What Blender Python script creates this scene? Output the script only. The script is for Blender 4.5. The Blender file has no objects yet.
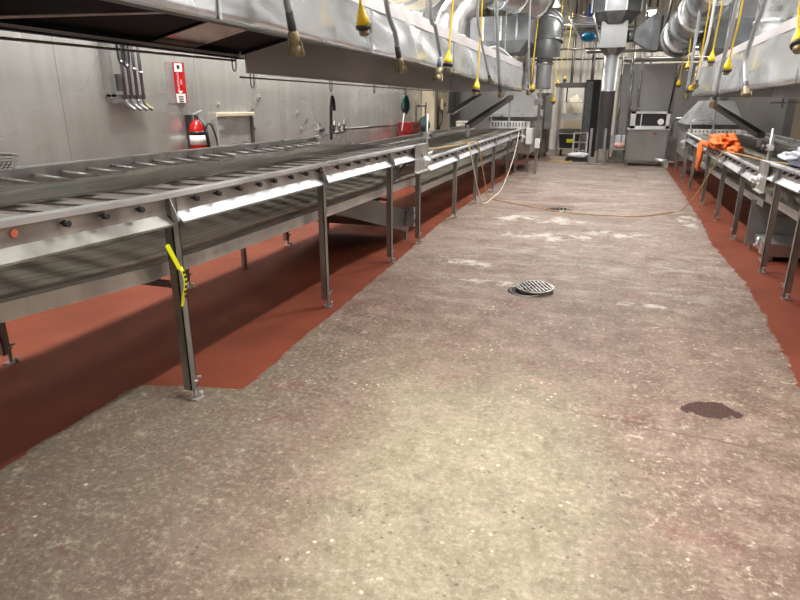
import bpy, bmesh, math, random
from mathutils import Vector, Matrix
random.seed(7)
SC = bpy.context.scene
COL = SC.collection
PI = math.pi

# ------------------------------------------------------------------ materials
def new_mat(name):
    m = bpy.data.materials.new(name); m.use_nodes = True
    nt = m.node_tree
    return m, nt, nt.nodes['Principled BSDF']
def rgb(r, g, b):
    f = lambda c: (c/255/12.92) if c <= 10 else ((c/255+.055)/1.055)**2.4
    return (f(r), f(g), f(b), 1)
def mul(c, k): return (min(1, c[0]*k), min(1, c[1]*k), min(1, c[2]*k), 1)
class G:
    def __init__(s, nt): s.nt = nt
    def n(s, t, **kw):
        x = s.nt.nodes.new(t)
        for k, v in kw.items(): setattr(x, k, v)
        return x
    def set(s, sock, v):
        if v is None: return
        if hasattr(v, 'is_output') or hasattr(v, 'links'): s.nt.links.new(v, sock)
        else: sock.default_value = v
    def math(s, op, a, b=None, c=None, clamp=False):
        x = s.n('ShaderNodeMath', operation=op, use_clamp=clamp)
        for i, v in enumerate((a, b, c)): s.set(x.inputs[i], v)
        return x.outputs[0]
    def mix(s, f, a, b, blend='MIX'):
        x = s.n('ShaderNodeMix', data_type='RGBA', blend_type=blend)
        s.set(x.inputs[0], f); s.set(x.inputs[6], a); s.set(x.inputs[7], b)
        return x.outputs[2]
    def noise(s, vec, scale, detail=4, rough=.55, dist=0):
        x = s.n('ShaderNodeTexNoise'); s.set(x.inputs['Vector'], vec)
        x.inputs['Scale'].default_value = scale; x.inputs['Detail'].default_value = detail
        x.inputs['Roughness'].default_value = rough; x.inputs['Distortion'].default_value = dist
        return x.outputs[0]
    def step(s, v, lo, hi):
        x = s.n('ShaderNodeMapRange', interpolation_type='SMOOTHSTEP')
        s.set(x.inputs[0], v); x.inputs[1].default_value = lo; x.inputs[2].default_value = hi
        return x.outputs[0]
    def scaled(s, vec, sc):
        x = s.n('ShaderNodeVectorMath', operation='MULTIPLY'); s.set(x.inputs[0], vec); x.inputs[1].default_value = sc
        return x.outputs[0]
    def obj(s): return s.n('ShaderNodeTexCoord').outputs['Object']
    def bump(s, h, st, d=.01):
        x = s.n('ShaderNodeBump'); s.set(x.inputs['Height'], h)
        x.inputs['Strength'].default_value = st; x.inputs['Distance'].default_value = d
        return x.outputs[0]

def surf(name, c, metal=0, rough=.5, var=.25, scale=(3, 3, 3), rvar=.15, bump=0, bscale=(20, 20, 20), c2=None, detail=4, spec=None):
    m, nt, p = new_mat(name); g = G(nt); o = g.obj()
    n = g.noise(g.scaled(o, scale), 1, detail)
    f = g.step(n, .3, .7)
    nt.links.new(g.mix(f, mul(c, 1-var) if c2 is None else c2, mul(c, 1+var*.5) if c2 is None else c), p.inputs['Base Color'])
    p.inputs['Metallic'].default_value = metal
    if rvar:
        nt.links.new(g.math('MULTIPLY_ADD', f, rvar, max(.03, rough-rvar*.5)), p.inputs['Roughness'])
    else: p.inputs['Roughness'].default_value = rough
    if bump:
        nt.links.new(g.bump(g.noise(g.scaled(o, bscale), 1, 3), bump), p.inputs['Normal'])
    if spec is not None: p.inputs['Specular IOR Level'].default_value = spec
    return m

M = {}
M['steel'] = surf('brushed steel', (.50, .48, .46, 1), .75, .38, .2, (1.2, 6, 2), .2, .05, (8, 60, 60))
M['bright'] = surf('bright steel', (.74, .75, .76, 1), .7, .34, .1, (2, 2, 2), .15)
M['darksteel'] = surf('dark steel', (.2, .19, .18, 1), 1, .42, .3, (2, 2, 2), .2)
M['legsteel'] = surf('leg steel', (.32, .315, .29, 1), .8, .38, .25, (5, 5, 2), .2)
M['galv'] = surf('galvanised sheet', (.62, .64, .66, 1), 1, .34, .22, (5, 5, 5), .25, .12, (6, 6, 6))
M['hood'] = surf('hood sheet', (.80, .84, .89, 1), .72, .22, .1, (1.5, 1.6, 1.2), .12, .3, (1.0, 1.7, .45), detail=1)
M['lip'] = surf('hood lip sheet', (.42, .395, .40, 1), .3, .45, .08, (2, 3, 3), .1)
M['inner_shade'] = surf('shaded hood inside sheet', (.020, .025, .028, 1), 0, .6, .2, (1, 1, 1), .1, spec=.08)  # steel sheet, near black: interior shade and dark reflections in its colour
M['polished'] = surf('clean soffit sheet', (.62, .56, .52, 1), .9, .22, .1, (1, 1, 1), .1)
M['stack'] = surf('stack sheet', (.30, .31, .32, 1), .5, .42, .15, (2, 2, 1), .1)
M['skirt'] = surf('hood skirt sheet', (.80, .75, .71, 1), .4, .34, .2, (2, .5, 1), .1, detail=1)
M['duct'] = surf('duct sheet', (.6, .6, .61, 1), 1, .33, .3, (3, 3, 3), .2, .1, (5, 5, 5))
M['ductgrey'] = surf('grey duct sheet', (.17, .18, .19, 1), .35, .45, .3, (3, 3, 3), .2)
M['cream'] = surf('cream lagging', (.68, .60, .46, 1), 0, .6, .15, (4, 4, 4))
M['beige'] = surf('beige paint', (.62, .52, .37, 1), 0, .55, .15, (2, 2, 1))
M['white'] = surf('white plastic', (.8, .8, .78, 1), 0, .4, .1)
M['black'] = surf('black rubber', (.018, .018, .02, 1), 0, .5, .3)
M['red'] = surf('red enamel', rgb(190, 28, 28), 0, .25, .1)
M['crate'] = surf('red crate plastic', rgb(150, 42, 42), 0, .4, .25, (6, 6, 6))
M['yellow'] = surf('yellow rubber', rgb(225, 190, 20), 0, .4, .15)
M['tape'] = surf('yellow tape', rgb(225, 225, 25), 0, .45, .1)
M['hose'] = surf('grey hose', (.38, .4, .41, 1), .4, .45, .2, (60, 60, 60))
M['hosedark'] = surf('dark hose', (.07, .07, .075, 1), .2, .45, .2)
M['brass'] = surf('brass', (.30, .25, .15, 1), .7, .5, .3, (30, 30, 30))
M['green'] = surf('dark green bristle', (.02, .07, .06, 1), 0, .7, .4, (30, 30, 30))
M['orange'] = surf('orange cloth', rgb(235, 115, 40), 0, .7, .2, (12, 12, 12))
M['bag'] = surf('pale plastic film', (.6, .63, .7, 1), 0, .25, .2, (8, 8, 8))
M['navy'] = surf('navy cloth', (.03, .035, .07, 1), 0, .7, .3, (8, 8, 8))
M['ropeyellow'] = surf('amber hose', rgb(190, 150, 95), 0, .45, .15)
M['blue'] = surf('blue plastic', rgb(40, 110, 215), 0, .4, .15)
M['cyan'] = surf('cyan plastic', rgb(40, 160, 215), 0, .4, .15)
M['pink'] = surf('pink film', rgb(215, 165, 150), 0, .4, .15)
M['palecarton'] = surf('white carton', (.66, .68, .7, 1), 0, .6, .1)
M['iron'] = surf('cast iron', (.24, .23, .21, 1), .9, .4, .3, (15, 15, 15))
M['pit'] = surf('drain pit', (.02, .018, .016, 1), 0, .8)
M['panelgrey'] = surf('grey wall panel', (.30, .30, .29, 1), .6, .42, .2, (1, 1, .5))
M['offwhite'] = surf('off white sheet', (.75, .73, .66, 1), 0, .5, .15, (.8, .8, .8))
M['tan'] = surf('tan plug end', rgb(235, 130, 95), 0, .5, .1)

def emis(name, c, st):
    m, nt, p = new_mat(name)
    p.inputs['Base Color'].default_value = c
    p.inputs['Emission Color'].default_value = c; p.inputs['Emission Strength'].default_value = st
    return m
M['tube'] = emis('lamp diffuser', (1, .97, .92, 1), 6)

def glass_mat():
    m, nt, p = new_mat('smoked glass')
    p.inputs['Base Color'].default_value = (.05, .06, .065, 1); p.inputs['Roughness'].default_value = .08
    p.inputs['Transmission Weight'].default_value = .5
    return m
M['glass'] = glass_mat()

def belt_mat():
    m, nt, p = new_mat('wire mesh belt'); g = G(nt); o = g.obj()
    st = g.noise(g.scaled(o, (44, .45, 2)), 1, 6, .7)
    big = g.noise(g.scaled(o, (2.5, .9, 1)), 1, 4, .6)
    wv = g.n('ShaderNodeTexWave', wave_type='BANDS', bands_direction='Y'); g.set(wv.inputs[0], o)
    wv.inputs['Scale'].default_value = 28; wv.inputs['Distortion'].default_value = 1.5
    wx = g.n('ShaderNodeTexWave', wave_type='BANDS', bands_direction='X'); g.set(wx.inputs[0], o)
    wx.inputs['Scale'].default_value = 24
    f = g.step(g.math('ADD', g.math('MULTIPLY', st, .55), g.math('MULTIPLY', big, .45)), .36, .66)
    col = g.mix(f, (.085, .082, .062, 1), (.60, .57, .46, 1))
    w = g.math('MULTIPLY', wv.outputs[1], wx.outputs[1])
    col = g.mix(g.math('MULTIPLY', g.step(w, .55, .05), .45), col, (.03, .028, .022, 1))
    nt.links.new(col, p.inputs['Base Color'])
    p.inputs['Metallic'].default_value = .3; p.inputs['Roughness'].default_value = .42
    nt.links.new(g.bump(w, .5, .004), p.inputs['Normal'])
    p.inputs['Alpha'].default_value = .74      # an open wire weave
    return m
M['belt'] = belt_mat()
M['flange'] = surf('flange sheet', (.42, .435, .45, 1), .85, .38, .1, (2, 2, 2), .1)

def wall_mat():
    m, nt, p = new_mat('stainless wall sheet'); g = G(nt); o = g.obj()
    sx = g.n('ShaderNodeSeparateXYZ'); g.set(sx.inputs[0], o)
    n1 = g.noise(g.scaled(o, (1, 5, .5)), 1, 5, .6)
    n2 = g.noise(g.scaled(o, (1, .7, 1.3)), 1, 2, .5)
    n3 = g.noise(g.scaled(o, (1, .35, 9)), 1, 1, .5)
    col = g.mix(g.step(n1, .3, .7), (.52, .52, .49, 1), (.62, .62, .595, 1))
    col = g.mix(g.math('MULTIPLY', g.step(n2, .45, .75), .55), col, (.47, .45, .42, 1))
    scr = g.math('MULTIPLY', g.step(n3, .58, .72), g.step(g.noise(g.scaled(o, (1, .6, 1.1)), 1, 1), .42, .66))
    col = g.mix(g.math('MULTIPLY', scr, .22), col, (.75, .74, .72, 1))
    # standing sheet joints every 1.9 m
    fy = g.math('ABSOLUTE', g.math('SUBTRACT', g.math('FRACT', g.math('DIVIDE', g.math('SUBTRACT', sx.outputs[1], 4.45), 1.97)), .5))
    seam = g.step(fy, .4965, .4995)
    col = g.mix(g.math('MULTIPLY', seam, .6), col, (.12, .11, .1, 1))
    nt.links.new(col, p.inputs['Base Color'])
    p.inputs['Metallic'].default_value = .55
    nt.links.new(g.math('MULTIPLY_ADD', n2, .2, .18), p.inputs['Roughness'])
    h = g.math('MULTIPLY_ADD', g.noise(g.scaled(o, (1, .8, 1.4)), 1, 2), 1, g.math('MULTIPLY', seam, -.3))
    nt.links.new(g.bump(h, .12, .05), p.inputs['Normal'])
    return m
M['wall'] = wall_mat()

def corrug_mat():
    m, nt, p = new_mat('cream ribbed sheet'); g = G(nt); o = g.obj()
    wv = g.n('ShaderNodeTexWave', wave_type='BANDS', bands_direction='X'); g.set(wv.inputs[0], o)
    wv.inputs['Scale'].default_value = 1.6
    n = g.noise(g.scaled(o, (1, 1, .6)), 1, 5)
    col = g.mix(g.step(n, .3, .7), (.62, .56, .44, 1), (.80, .78, .73, 1))
    col = g.mix(g.math('MULTIPLY', g.step(wv.outputs[1], .35, 0), .35), col, (.45, .42, .36, 1))
    nt.links.new(col, p.inputs['Base Color']); p.inputs['Roughness'].default_value = .5
    nt.links.new(g.bump(wv.outputs[1], .6, .05), p.inputs['Normal'])
    return m
M['corrug'] = corrug_mat()

def floor_mat():
    m, nt, p = new_mat('worn floor'); g = G(nt); o = g.obj()
    sx = g.n('ShaderNodeSeparateXYZ'); g.set(sx.inputs[0], o); X, Y = sx.outputs[0], sx.outputs[1]
    def curve(pts, lo, hi):                     # edge position x as a function of y, y in 0..20
        c = g.n('ShaderNodeFloatCurve'); cv = c.mapping.curves[0]
        P = [(y/20, (x-lo)/(hi-lo)) for x, y in pts]
        cv.points[0].location = P[0]; cv.points[-1].location = P[-1]
        for q in P[1:-1]: cv.points.new(*q)
        for q in cv.points: q.handle_type = 'VECTOR'
        c.mapping.update()
        g.set(c.inputs[1], g.math('DIVIDE', Y, 20, clamp=True))
        return g.math('MULTIPLY_ADD', c.outputs[0], hi-lo, lo)
    eL = curve([(-2.5, 0), (-2.52, 1.66), (-2.56, 2.5), (-2.52, 2.62), (-2.28, 2.66), (-1.93, 2.68), (-1.93, 2.99), (-1.98, 3.55), (-2.0, 4.3), (-2.09, 6.1), (-2.22, 8.3), (-2.26, 11.2), (-2.28, 20)], -3, -1)
    eR = curve([(1.0, 0), (1.21, 3.83), (1.27, 4.9), (1.33, 6.1), (1.27, 8), (1.33, 9.5), (1.36, 11.2), (1.4, 14), (1.45, 20)], 0, 2)
    wob = g.math('MULTIPLY_ADD', g.noise(o, 5, 6, .7), .16, -.08)
    wobL = g.math('MULTIPLY', wob, g.math('MULTIPLY_ADD', g.step(Y, 2.9, 2.0), .3, .55))
    mL = g.step(g.math('SUBTRACT', g.math('ADD', eL, wobL), X), -.004, .008)
    mR = g.step(g.math('SUBTRACT', X, g.math('ADD', eR, g.math('MULTIPLY', wob, 1.1))), -.006, .012)
    red = g.math('MAXIMUM', mL, mR)
    # bare concrete
    so = g.scaled(o, (1, 1, 1))
    big = g.noise(so, .9, 5, .6, .4)
    mid = g.noise(so, 4, 6, .65)
    fine = g.noise(g.scaled(o, (1, .8, 1)), 75, 5, .75)
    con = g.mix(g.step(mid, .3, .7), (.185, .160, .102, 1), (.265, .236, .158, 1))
    off_pool = g.step(g.math('ABSOLUTE', g.math('ADD', X, g.math('MULTIPLY_ADD', Y, .14, .12))), .15, 1.05)  # tan concrete band also paints the bright light pool, browner outside it
    grad = g.math('MAXIMUM', off_pool, g.step(Y, 2.0, 4.6))
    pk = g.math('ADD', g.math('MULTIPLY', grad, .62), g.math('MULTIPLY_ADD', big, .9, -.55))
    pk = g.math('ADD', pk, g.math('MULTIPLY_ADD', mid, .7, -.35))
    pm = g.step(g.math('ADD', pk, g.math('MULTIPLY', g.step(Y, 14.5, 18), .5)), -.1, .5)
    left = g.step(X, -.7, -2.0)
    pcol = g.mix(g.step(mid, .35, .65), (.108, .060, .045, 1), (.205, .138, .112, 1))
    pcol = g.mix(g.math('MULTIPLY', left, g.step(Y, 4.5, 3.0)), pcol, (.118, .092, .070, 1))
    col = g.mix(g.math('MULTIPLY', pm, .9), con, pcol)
    # stronger red paint remnants
    rr = g.noise(g.scaled(o, (.8, 1.1, 1)), 2.3, 7, .72)
    rm = g.math('MULTIPLY', g.step(rr, .52, .66), g.step(pk, .05, .5))
    col = g.mix(g.math('MULTIPLY', rm, .65), col, (.135, .050, .038, 1))
    pale_mix = g.math('MULTIPLY', g.step(Y, 4.0, 7.0), g.step(g.noise(g.scaled(o, (.7, 1.6, 0)), 1.1, 6, .7), .34, .62))  # lighter mottling mixed in farther along the aisle
    col = g.mix(g.math('MULTIPLY', pale_mix, .42), col, (.36, .30, .27, 1))
    # pale scraped patches, drawn out along x
    wp = g.noise(g.scaled(o, (.8, 2.6, 1)), 1.5, 8, .74, .7)
    wm = g.math('MULTIPLY', g.step(wp, .50, .66), g.math('MULTIPLY', g.step(Y, 3.6, 6.5), g.step(g.math('ABSOLUTE', g.math('ADD', X, .2)), 1.75, 1.0)))
    col = g.mix(g.math('MULTIPLY', wm, g.math('MULTIPLY_ADD', mid, .9, .1)), col, (.44, .40, .36, 1))
    def patch(cx, cy, rx, ry, k=1.2):
        ax = g.math('POWER', g.math('DIVIDE', g.math('ADD', X, -cx), rx), 2.0)
        ay = g.math('POWER', g.math('DIVIDE', g.math('ADD', Y, -cy), ry), 2.0)
        d = g.math('ADD', g.math('ADD', ax, ay), g.math('MULTIPLY_ADD', g.noise(o, 6, 5, .7), 2*k*2, -2*k))
        return g.step(d, 1.0, .8)
    for a in ((-1.35, 6.15, .3, .12), (-.95, 5.45, .3, .1), (.36, 5.2, .22, .07), (1.16, 9.5, .14, .55), (-.7, 7.8, .6, .25), (-1.0, 9.0, .7, .3), (.2, 8.2, .5, .2)):
        col = g.mix(g.math('MULTIPLY', patch(*a), g.step(mid, .40, .62)), col, (.50, .46, .40, 1))
    # grain, pale chips and dark pits
    blot = g.noise(g.scaled(o, (1, 1, 0)), 11, 7, .75, .3)
    col = g.mix(g.math('MULTIPLY', g.step(blot, .50, .36), .6), col, g.mix(.6, col, (.085, .055, .045, 1)))
    col = g.mix(g.math('MULTIPLY', g.step(blot, .55, .68), .5), col, (.40, .36, .28, 1))
    stain = g.noise(g.scaled(o, (1, .8, 0)), 2.6, 6, .7, .6)
    col = g.mix(g.math('MULTIPLY', g.step(stain, .48, .34), .55), col, g.mix(.55, col, (.10, .07, .058, 1)))
    f2 = g.noise(g.scaled(o, (1, 1, 0)), 34, 6, .8, .2)
    col = g.mix(g.math('MULTIPLY', g.step(f2, .50, .66), .5), col, g.mix(.7, col, (.50, .43, .33, 1)))
    col = g.mix(g.math('MULTIPLY', g.step(f2, .48, .34), .6), col, g.mix(.7, col, (.06, .035, .028, 1)))
    col = g.mix(g.math('MULTIPLY', g.step(fine, .45, .30), .3), col, g.mix(.6, col, (.06, .04, .03, 1)))
    flake = g.noise(g.scaled(o, (1, 1, 0)), 9, 8, .8, .5)
    col = g.mix(g.math('MULTIPLY', g.math('MULTIPLY', g.step(flake, .57, .64), g.step(X, -.3, .4)), .7), col, (.46, .41, .32, 1))
    v = g.n('ShaderNodeTexVoronoi'); g.set(v.inputs['Vector'], g.scaled(o, (1, 1, 0))); v.inputs['Scale'].default_value = 17
    chip = g.math('MULTIPLY', g.step(g.math('ADD', v.outputs[0], g.math('MULTIPLY', fine, .25)), .30, .22), g.step(g.noise(o, 2.1, 3), .5, .62))
    col = g.mix(g.math('MULTIPLY', chip, .7), col, (.60, .56, .44, 1))
    v2 = g.n('ShaderNodeTexVoronoi'); g.set(v2.inputs['Vector'], g.scaled(o, (1, 1, 0))); v2.inputs['Scale'].default_value = 21
    pit = g.math('MULTIPLY', g.step(g.math('ADD', v2.outputs[0], g.math('MULTIPLY', fine, .3)), .36, .24), g.step(g.noise(o, 3.3, 3), .46, .6))
    col = g.mix(g.math('MULTIPLY', pit, .7), col, (.06, .035, .03, 1))
    # hairline crack across the aisle and the sunken wet patch
    ln = g.math('ADD', g.math('SUBTRACT', Y, g.math('MULTIPLY_ADD', X, -.13, 3.1)), g.math('MULTIPLY_ADD', g.noise(o, 3, 4), .12, -.06))
    crack = g.math('MULTIPLY', g.step(g.math('ABSOLUTE', ln), .011, .003), g.step(X, -.6, .1))
    col = g.mix(g.math('MULTIPLY', crack, .6), col, (.09, .05, .04, 1))
    hole = patch(.67, 3.36, .165, .10, .9)
    col = g.mix(hole, col, g.mix(g.step(fine, .3, .7), (.035, .02, .017, 1), (.085, .05, .043, 1)))
    hole2 = patch(-.95, 10.3, .5, .22, .35)
    col = g.mix(g.math('MULTIPLY', hole2, .6), col, (.13, .085, .065, 1))
    rcol = g.mix(g.step(g.noise(o, 1.6, 4), .3, .7), (.142, .036, .019, 1), (.185, .048, .026, 1))
    col = g.mix(red, col, rcol)
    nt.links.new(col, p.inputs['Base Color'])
    nt.links.new(g.math('MULTIPLY_ADD', mid, .2, .5), p.inputs['Roughness'])
    h = g.math('MULTIPLY', g.math('ADD', fine, g.math('MULTIPLY', hole, -1)), g.math('SUBTRACT', 1.05, red))
    nt.links.new(g.bump(h, .35, .006), p.inputs['Normal'])
    nt.links.new(g.math('MULTIPLY_ADD', red, -.18, g.math('MULTIPLY_ADD', hole, -.25, .32)), p.inputs['Specular IOR Level'])
    return m
M['floor'] = floor_mat()

# ------------------------------------------------------------------ mesh helper
class MB:
    def __init__(s): s.b = bmesh.new()
    def box(s, x0, x1, y0, y1, z0, z1, bev=0):
        r = bmesh.ops.create_cube(s.b, size=1)
        vs = r['verts']
        for v in vs:
            v.co = Vector(((x0+x1)/2+v.co.x*(x1-x0), (y0+y1)/2+v.co.y*(y1-y0), (z0+z1)/2+v.co.z*(z1-z0)))
        if bev:
            es = list({e for v in vs for e in v.link_edges})
            bmesh.ops.bevel(s.b, geom=es, offset=bev, segments=2, affect='EDGES', profile=.5)
        return s
    def bar(s, p0, p1, w, h, up=(0, 0, 1)):
        p0, p1 = Vector(p0), Vector(p1); d = (p1-p0).normalized(); u = Vector(up)
        if abs(d.dot(u)) > .98: u = Vector((0, 1, 0))
        a = d.cross(u).normalized(); c = a.cross(d).normalized()
        vs = []
        for q in (p0, p1):
            for i, j in ((-1, -1), (1, -1), (1, 1), (-1, 1)): vs.append(s.b.verts.new(q+a*w/2*i+c*h/2*j))
        for f in ((3, 2, 1, 0), (4, 5, 6, 7), (0, 1, 5, 4), (1, 2, 6, 5), (2, 3, 7, 6), (3, 0, 4, 7)): s.b.faces.new([vs[i] for i in f])
        return s
    def tube(s, pts, r, seg=8, smooth=True):
        P = [Vector(p) for p in pts]
        if smooth and len(P) > 2:
            Q = []
            for i in range(len(P)-1):
                a, b, c, d = P[max(i-1, 0)], P[i], P[i+1], P[min(i+2, len(P)-1)]
                for k in range(6):
                    t = k/6
                    Q.append(.5*((2*b)+(c-a)*t+(2*a-5*b+4*c-d)*t*t+(3*b-a-3*c+d)*t**3))
            Q.append(P[-1]); P = Q
        rs = r if isinstance(r, (list, tuple)) else None
        rings = []; prev = None
        for i, q in enumerate(P):
            d = (P[min(i+1, len(P)-1)]-P[max(i-1, 0)]).normalized()
            if prev is None: a = d.orthogonal().normalized()
            else: a = (prev-d*prev.dot(d)).normalized()
            prev = a; c = d.cross(a)
            rr = r if rs is None else rs[0]+(rs[1]-rs[0])*i/(len(P)-1)
            rings.append([s.b.verts.new(q+a*math.cos(2*PI*k/seg)*rr+c*math.sin(2*PI*k/seg)*rr) for k in range(seg)])
        for A, B in zip(rings, rings[1:]):
            for k in range(seg):
                f = s.b.faces.new((A[k], A[(k+1) % seg], B[(k+1) % seg], B[k])); f.smooth = True
        s.b.faces.new(rings[0][::-1]); s.b.faces.new(rings[-1])
        return s
    def lathe(s, prof, p0, axis, seg=16):          # prof: (distance along the axis, radius)
        p0 = Vector(p0); d = Vector(axis).normalized(); a = d.orthogonal().normalized(); c = d.cross(a)
        rings = [[s.b.verts.new(p0+d*t+(a*math.cos(2*PI*k/seg)+c*math.sin(2*PI*k/seg))*max(r, .0005)) for k in range(seg)] for t, r in prof]
        for A, B in zip(rings, rings[1:]):
            for k in range(seg):
                f = s.b.faces.new((A[k], A[(k+1) % seg], B[(k+1) % seg], B[k])); f.smooth = True
        s.b.faces.new(rings[0][::-1]); s.b.faces.new(rings[-1])
        return s
    def sweep(s, prof, ys, off=None, closed=True):  # prof: (x, z) outline carried along y
        rings = []
        for i, y in enumerate(ys):
            dx, dz = off(y) if off else (0, 0)
            rings.append([s.b.verts.new((x+dx, y, z+dz)) for x, z in prof])
        n = len(prof)
        for A, B in zip(rings, rings[1:]):
            for k in range(n if closed else n-1): s.b.faces.new((A[k], A[(k+1) % n], B[(k+1) % n], B[k]))
        if closed: s.b.faces.new(rings[0][::-1]); s.b.faces.new(rings[-1])
        return s
    def hull(s, bot, top):                          # two loops of points joined into a solid
        A = [s.b.verts.new(p) for p in bot]; B = [s.b.verts.new(p) for p in top]; n = len(A)
        for k in range(n): s.b.faces.new((A[k], A[(k+1) % n], B[(k+1) % n], B[k]))
        s.b.faces.new(A[::-1]); s.b.faces.new(B)
        return s
    def sheet(s, fn, nu, nv, th=.008):              # a thick sheet, fn(u,v) -> point
        g = [[s.b.verts.new(fn(i/nu, j/nv)) for j in range(nv+1)] for i in range(nu+1)]
        h = [[s.b.verts.new(Vector(fn(i/nu, j/nv))-Vector((0, 0, th))) for j in range(nv+1)] for i in range(nu+1)]
        for i in range(nu):
            for j in range(nv):
                f = s.b.faces.new((g[i][j], g[i+1][j], g[i+1][j+1], g[i][j+1])); f.smooth = True
                s.b.faces.new((h[i][j+1], h[i+1][j+1], h[i+1][j], h[i][j]))
        for i in range(nu):
            s.b.faces.new((g[i+1][0], g[i][0], h[i][0], h[i+1][0])); s.b.faces.new((g[i][nv], g[i+1][nv], h[i+1][nv], h[i][nv]))
        for j in range(nv):
            s.b.faces.new((g[0][j], g[0][j+1], h[0][j+1], h[0][j])); s.b.faces.new((g[nu][j+1], g[nu][j], h[nu][j], h[nu][j+1]))
        return s
    def blob(s, c, r, sub=3, amp=.2, fr=3, seed=0):
        from mathutils import noise
        x = bmesh.ops.create_icosphere(s.b, subdivisions=sub, radius=1)
        for v in x['verts']:
            k = 1+amp*noise.noise(v.co*fr+Vector((seed, seed*2, 0)))
            v.co = Vector(c)+Vector((v.co.x*r[0]*k, v.co.y*r[1]*k, v.co.z*r[2]*k))
        for f in s.b.faces: f.smooth = True
        return s
    def build(s, name, mat, parent=None, base=None):
        bmesh.ops.recalc_face_normals(s.b, faces=s.b.faces[:])
        if parent is not None:
            r = parent
            while r.parent: r = r.parent
            bmesh.ops.translate(s.b, verts=s.b.verts[:], vec=-Vector(r.location))
        elif base is not None: bmesh.ops.translate(s.b, verts=s.b.verts[:], vec=-Vector(base))
        me = bpy.data.meshes.new(name); s.b.to_mesh(me); s.b.free()
        me.materials.append(M[mat] if isinstance(mat, str) else mat)
        o = bpy.data.objects.new(name, me); COL.objects.link(o)
        if parent is not None: o.parent = parent
        elif base is not None: o.location = base
        return o

def T(name, label, cat, loc, group=None):
    o = bpy.data.objects.new(name, None); COL.objects.link(o); o.location = loc
    o.empty_display_size = .1
    o['label'] = label; o['category'] = cat
    if group: o['group'] = group
    return o
def tag(o, label, cat, group=None):
    o['label'] = label; o['category'] = cat
    if group: o['group'] = group
    return o
def struct(mb, name, mat, base=None):
    o = mb.build(name, mat, None, base); o['kind'] = 'structure'; return o
def text_mesh(name, s, size, mat, parent, mw, depth=.001):
    cu = bpy.data.curves.new(name, 'FONT'); cu.body = s; cu.size = size; cu.extrude = depth; cu.align_x = 'CENTER'; cu.align_y = 'CENTER'
    t = bpy.data.objects.new('tmp', cu); COL.objects.link(t)
    dg = bpy.context.evaluated_depsgraph_get(); me = bpy.data.meshes.new_from_object(t.evaluated_get(dg))
    bpy.data.objects.remove(t)
    r = parent
    while r.parent: r = r.parent
    me.transform(mw); me.transform(Matrix.Translation(-Vector(r.location)))
    me.materials.clear(); me.materials.append(M[mat])
    o = bpy.data.objects.new(name, me); COL.objects.link(o); o.parent = parent
    return o

# ------------------------------------------------------------------ room
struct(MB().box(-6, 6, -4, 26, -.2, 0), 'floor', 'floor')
struct(MB().box(-4.98, -4.8, -3, 15.7, 0, 5.6), 'wall_left', 'wall')
struct(MB().box(-4.98, -4.8, 15.7, 26, 0, 5.6), 'wall_far_left', 'panelgrey')
struct(MB().box(4.6, 4.8, -3, 26, 0, 2.4), 'wall_right', 'panelgrey')
struct(MB().box(4.6, 4.8, -3, 26, 2.4, 5.6), 'wall_right_upper', 'offwhite')
struct(MB().box(-4.8, 4.6, 24.5, 24.7, 0, 5.6), 'wall_back', 'corrug')
struct(MB().box(-4.8, 4.6, -3.2, -3, 0, 5.6), 'wall_near', 'offwhite')
struct(MB().box(-4.98, 4.8, -3.2, 26, 5.6, 5.7), 'ceiling', 'offwhite')
# grey panelled partition behind the cabinet, with its joints
mb = MB()
for i in range(5): mb.box(.02+i*.92, .02+i*.92+.908, 20.5, 20.6, 0, 2.72)
mb.box(.02, 4.6, 20.52, 20.6, 0, 2.72).box(.0, 4.6, 20.46, 20.62, 2.72, 2.8)
M['partition'] = surf('partition sheet', (.44, .44, .43, 1), .45, .4, .12, (1, 1, .5))
struct(mb, 'wall_partition', 'partition')
struct(MB().box(-4.8, -4.45, 15.7, 17.15, 0, 3.2, .02), 'trim_1', 'beige')
struct(MB().box(-4.8, -2.6, 19.2, 19.3, 0, 2.6), 'wall_side', 'panelgrey')
struct(MB().box(3.9, 4.55, 13.0, 16.6, 0, 2.2, .02), 'trim_2', 'beige')

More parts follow.
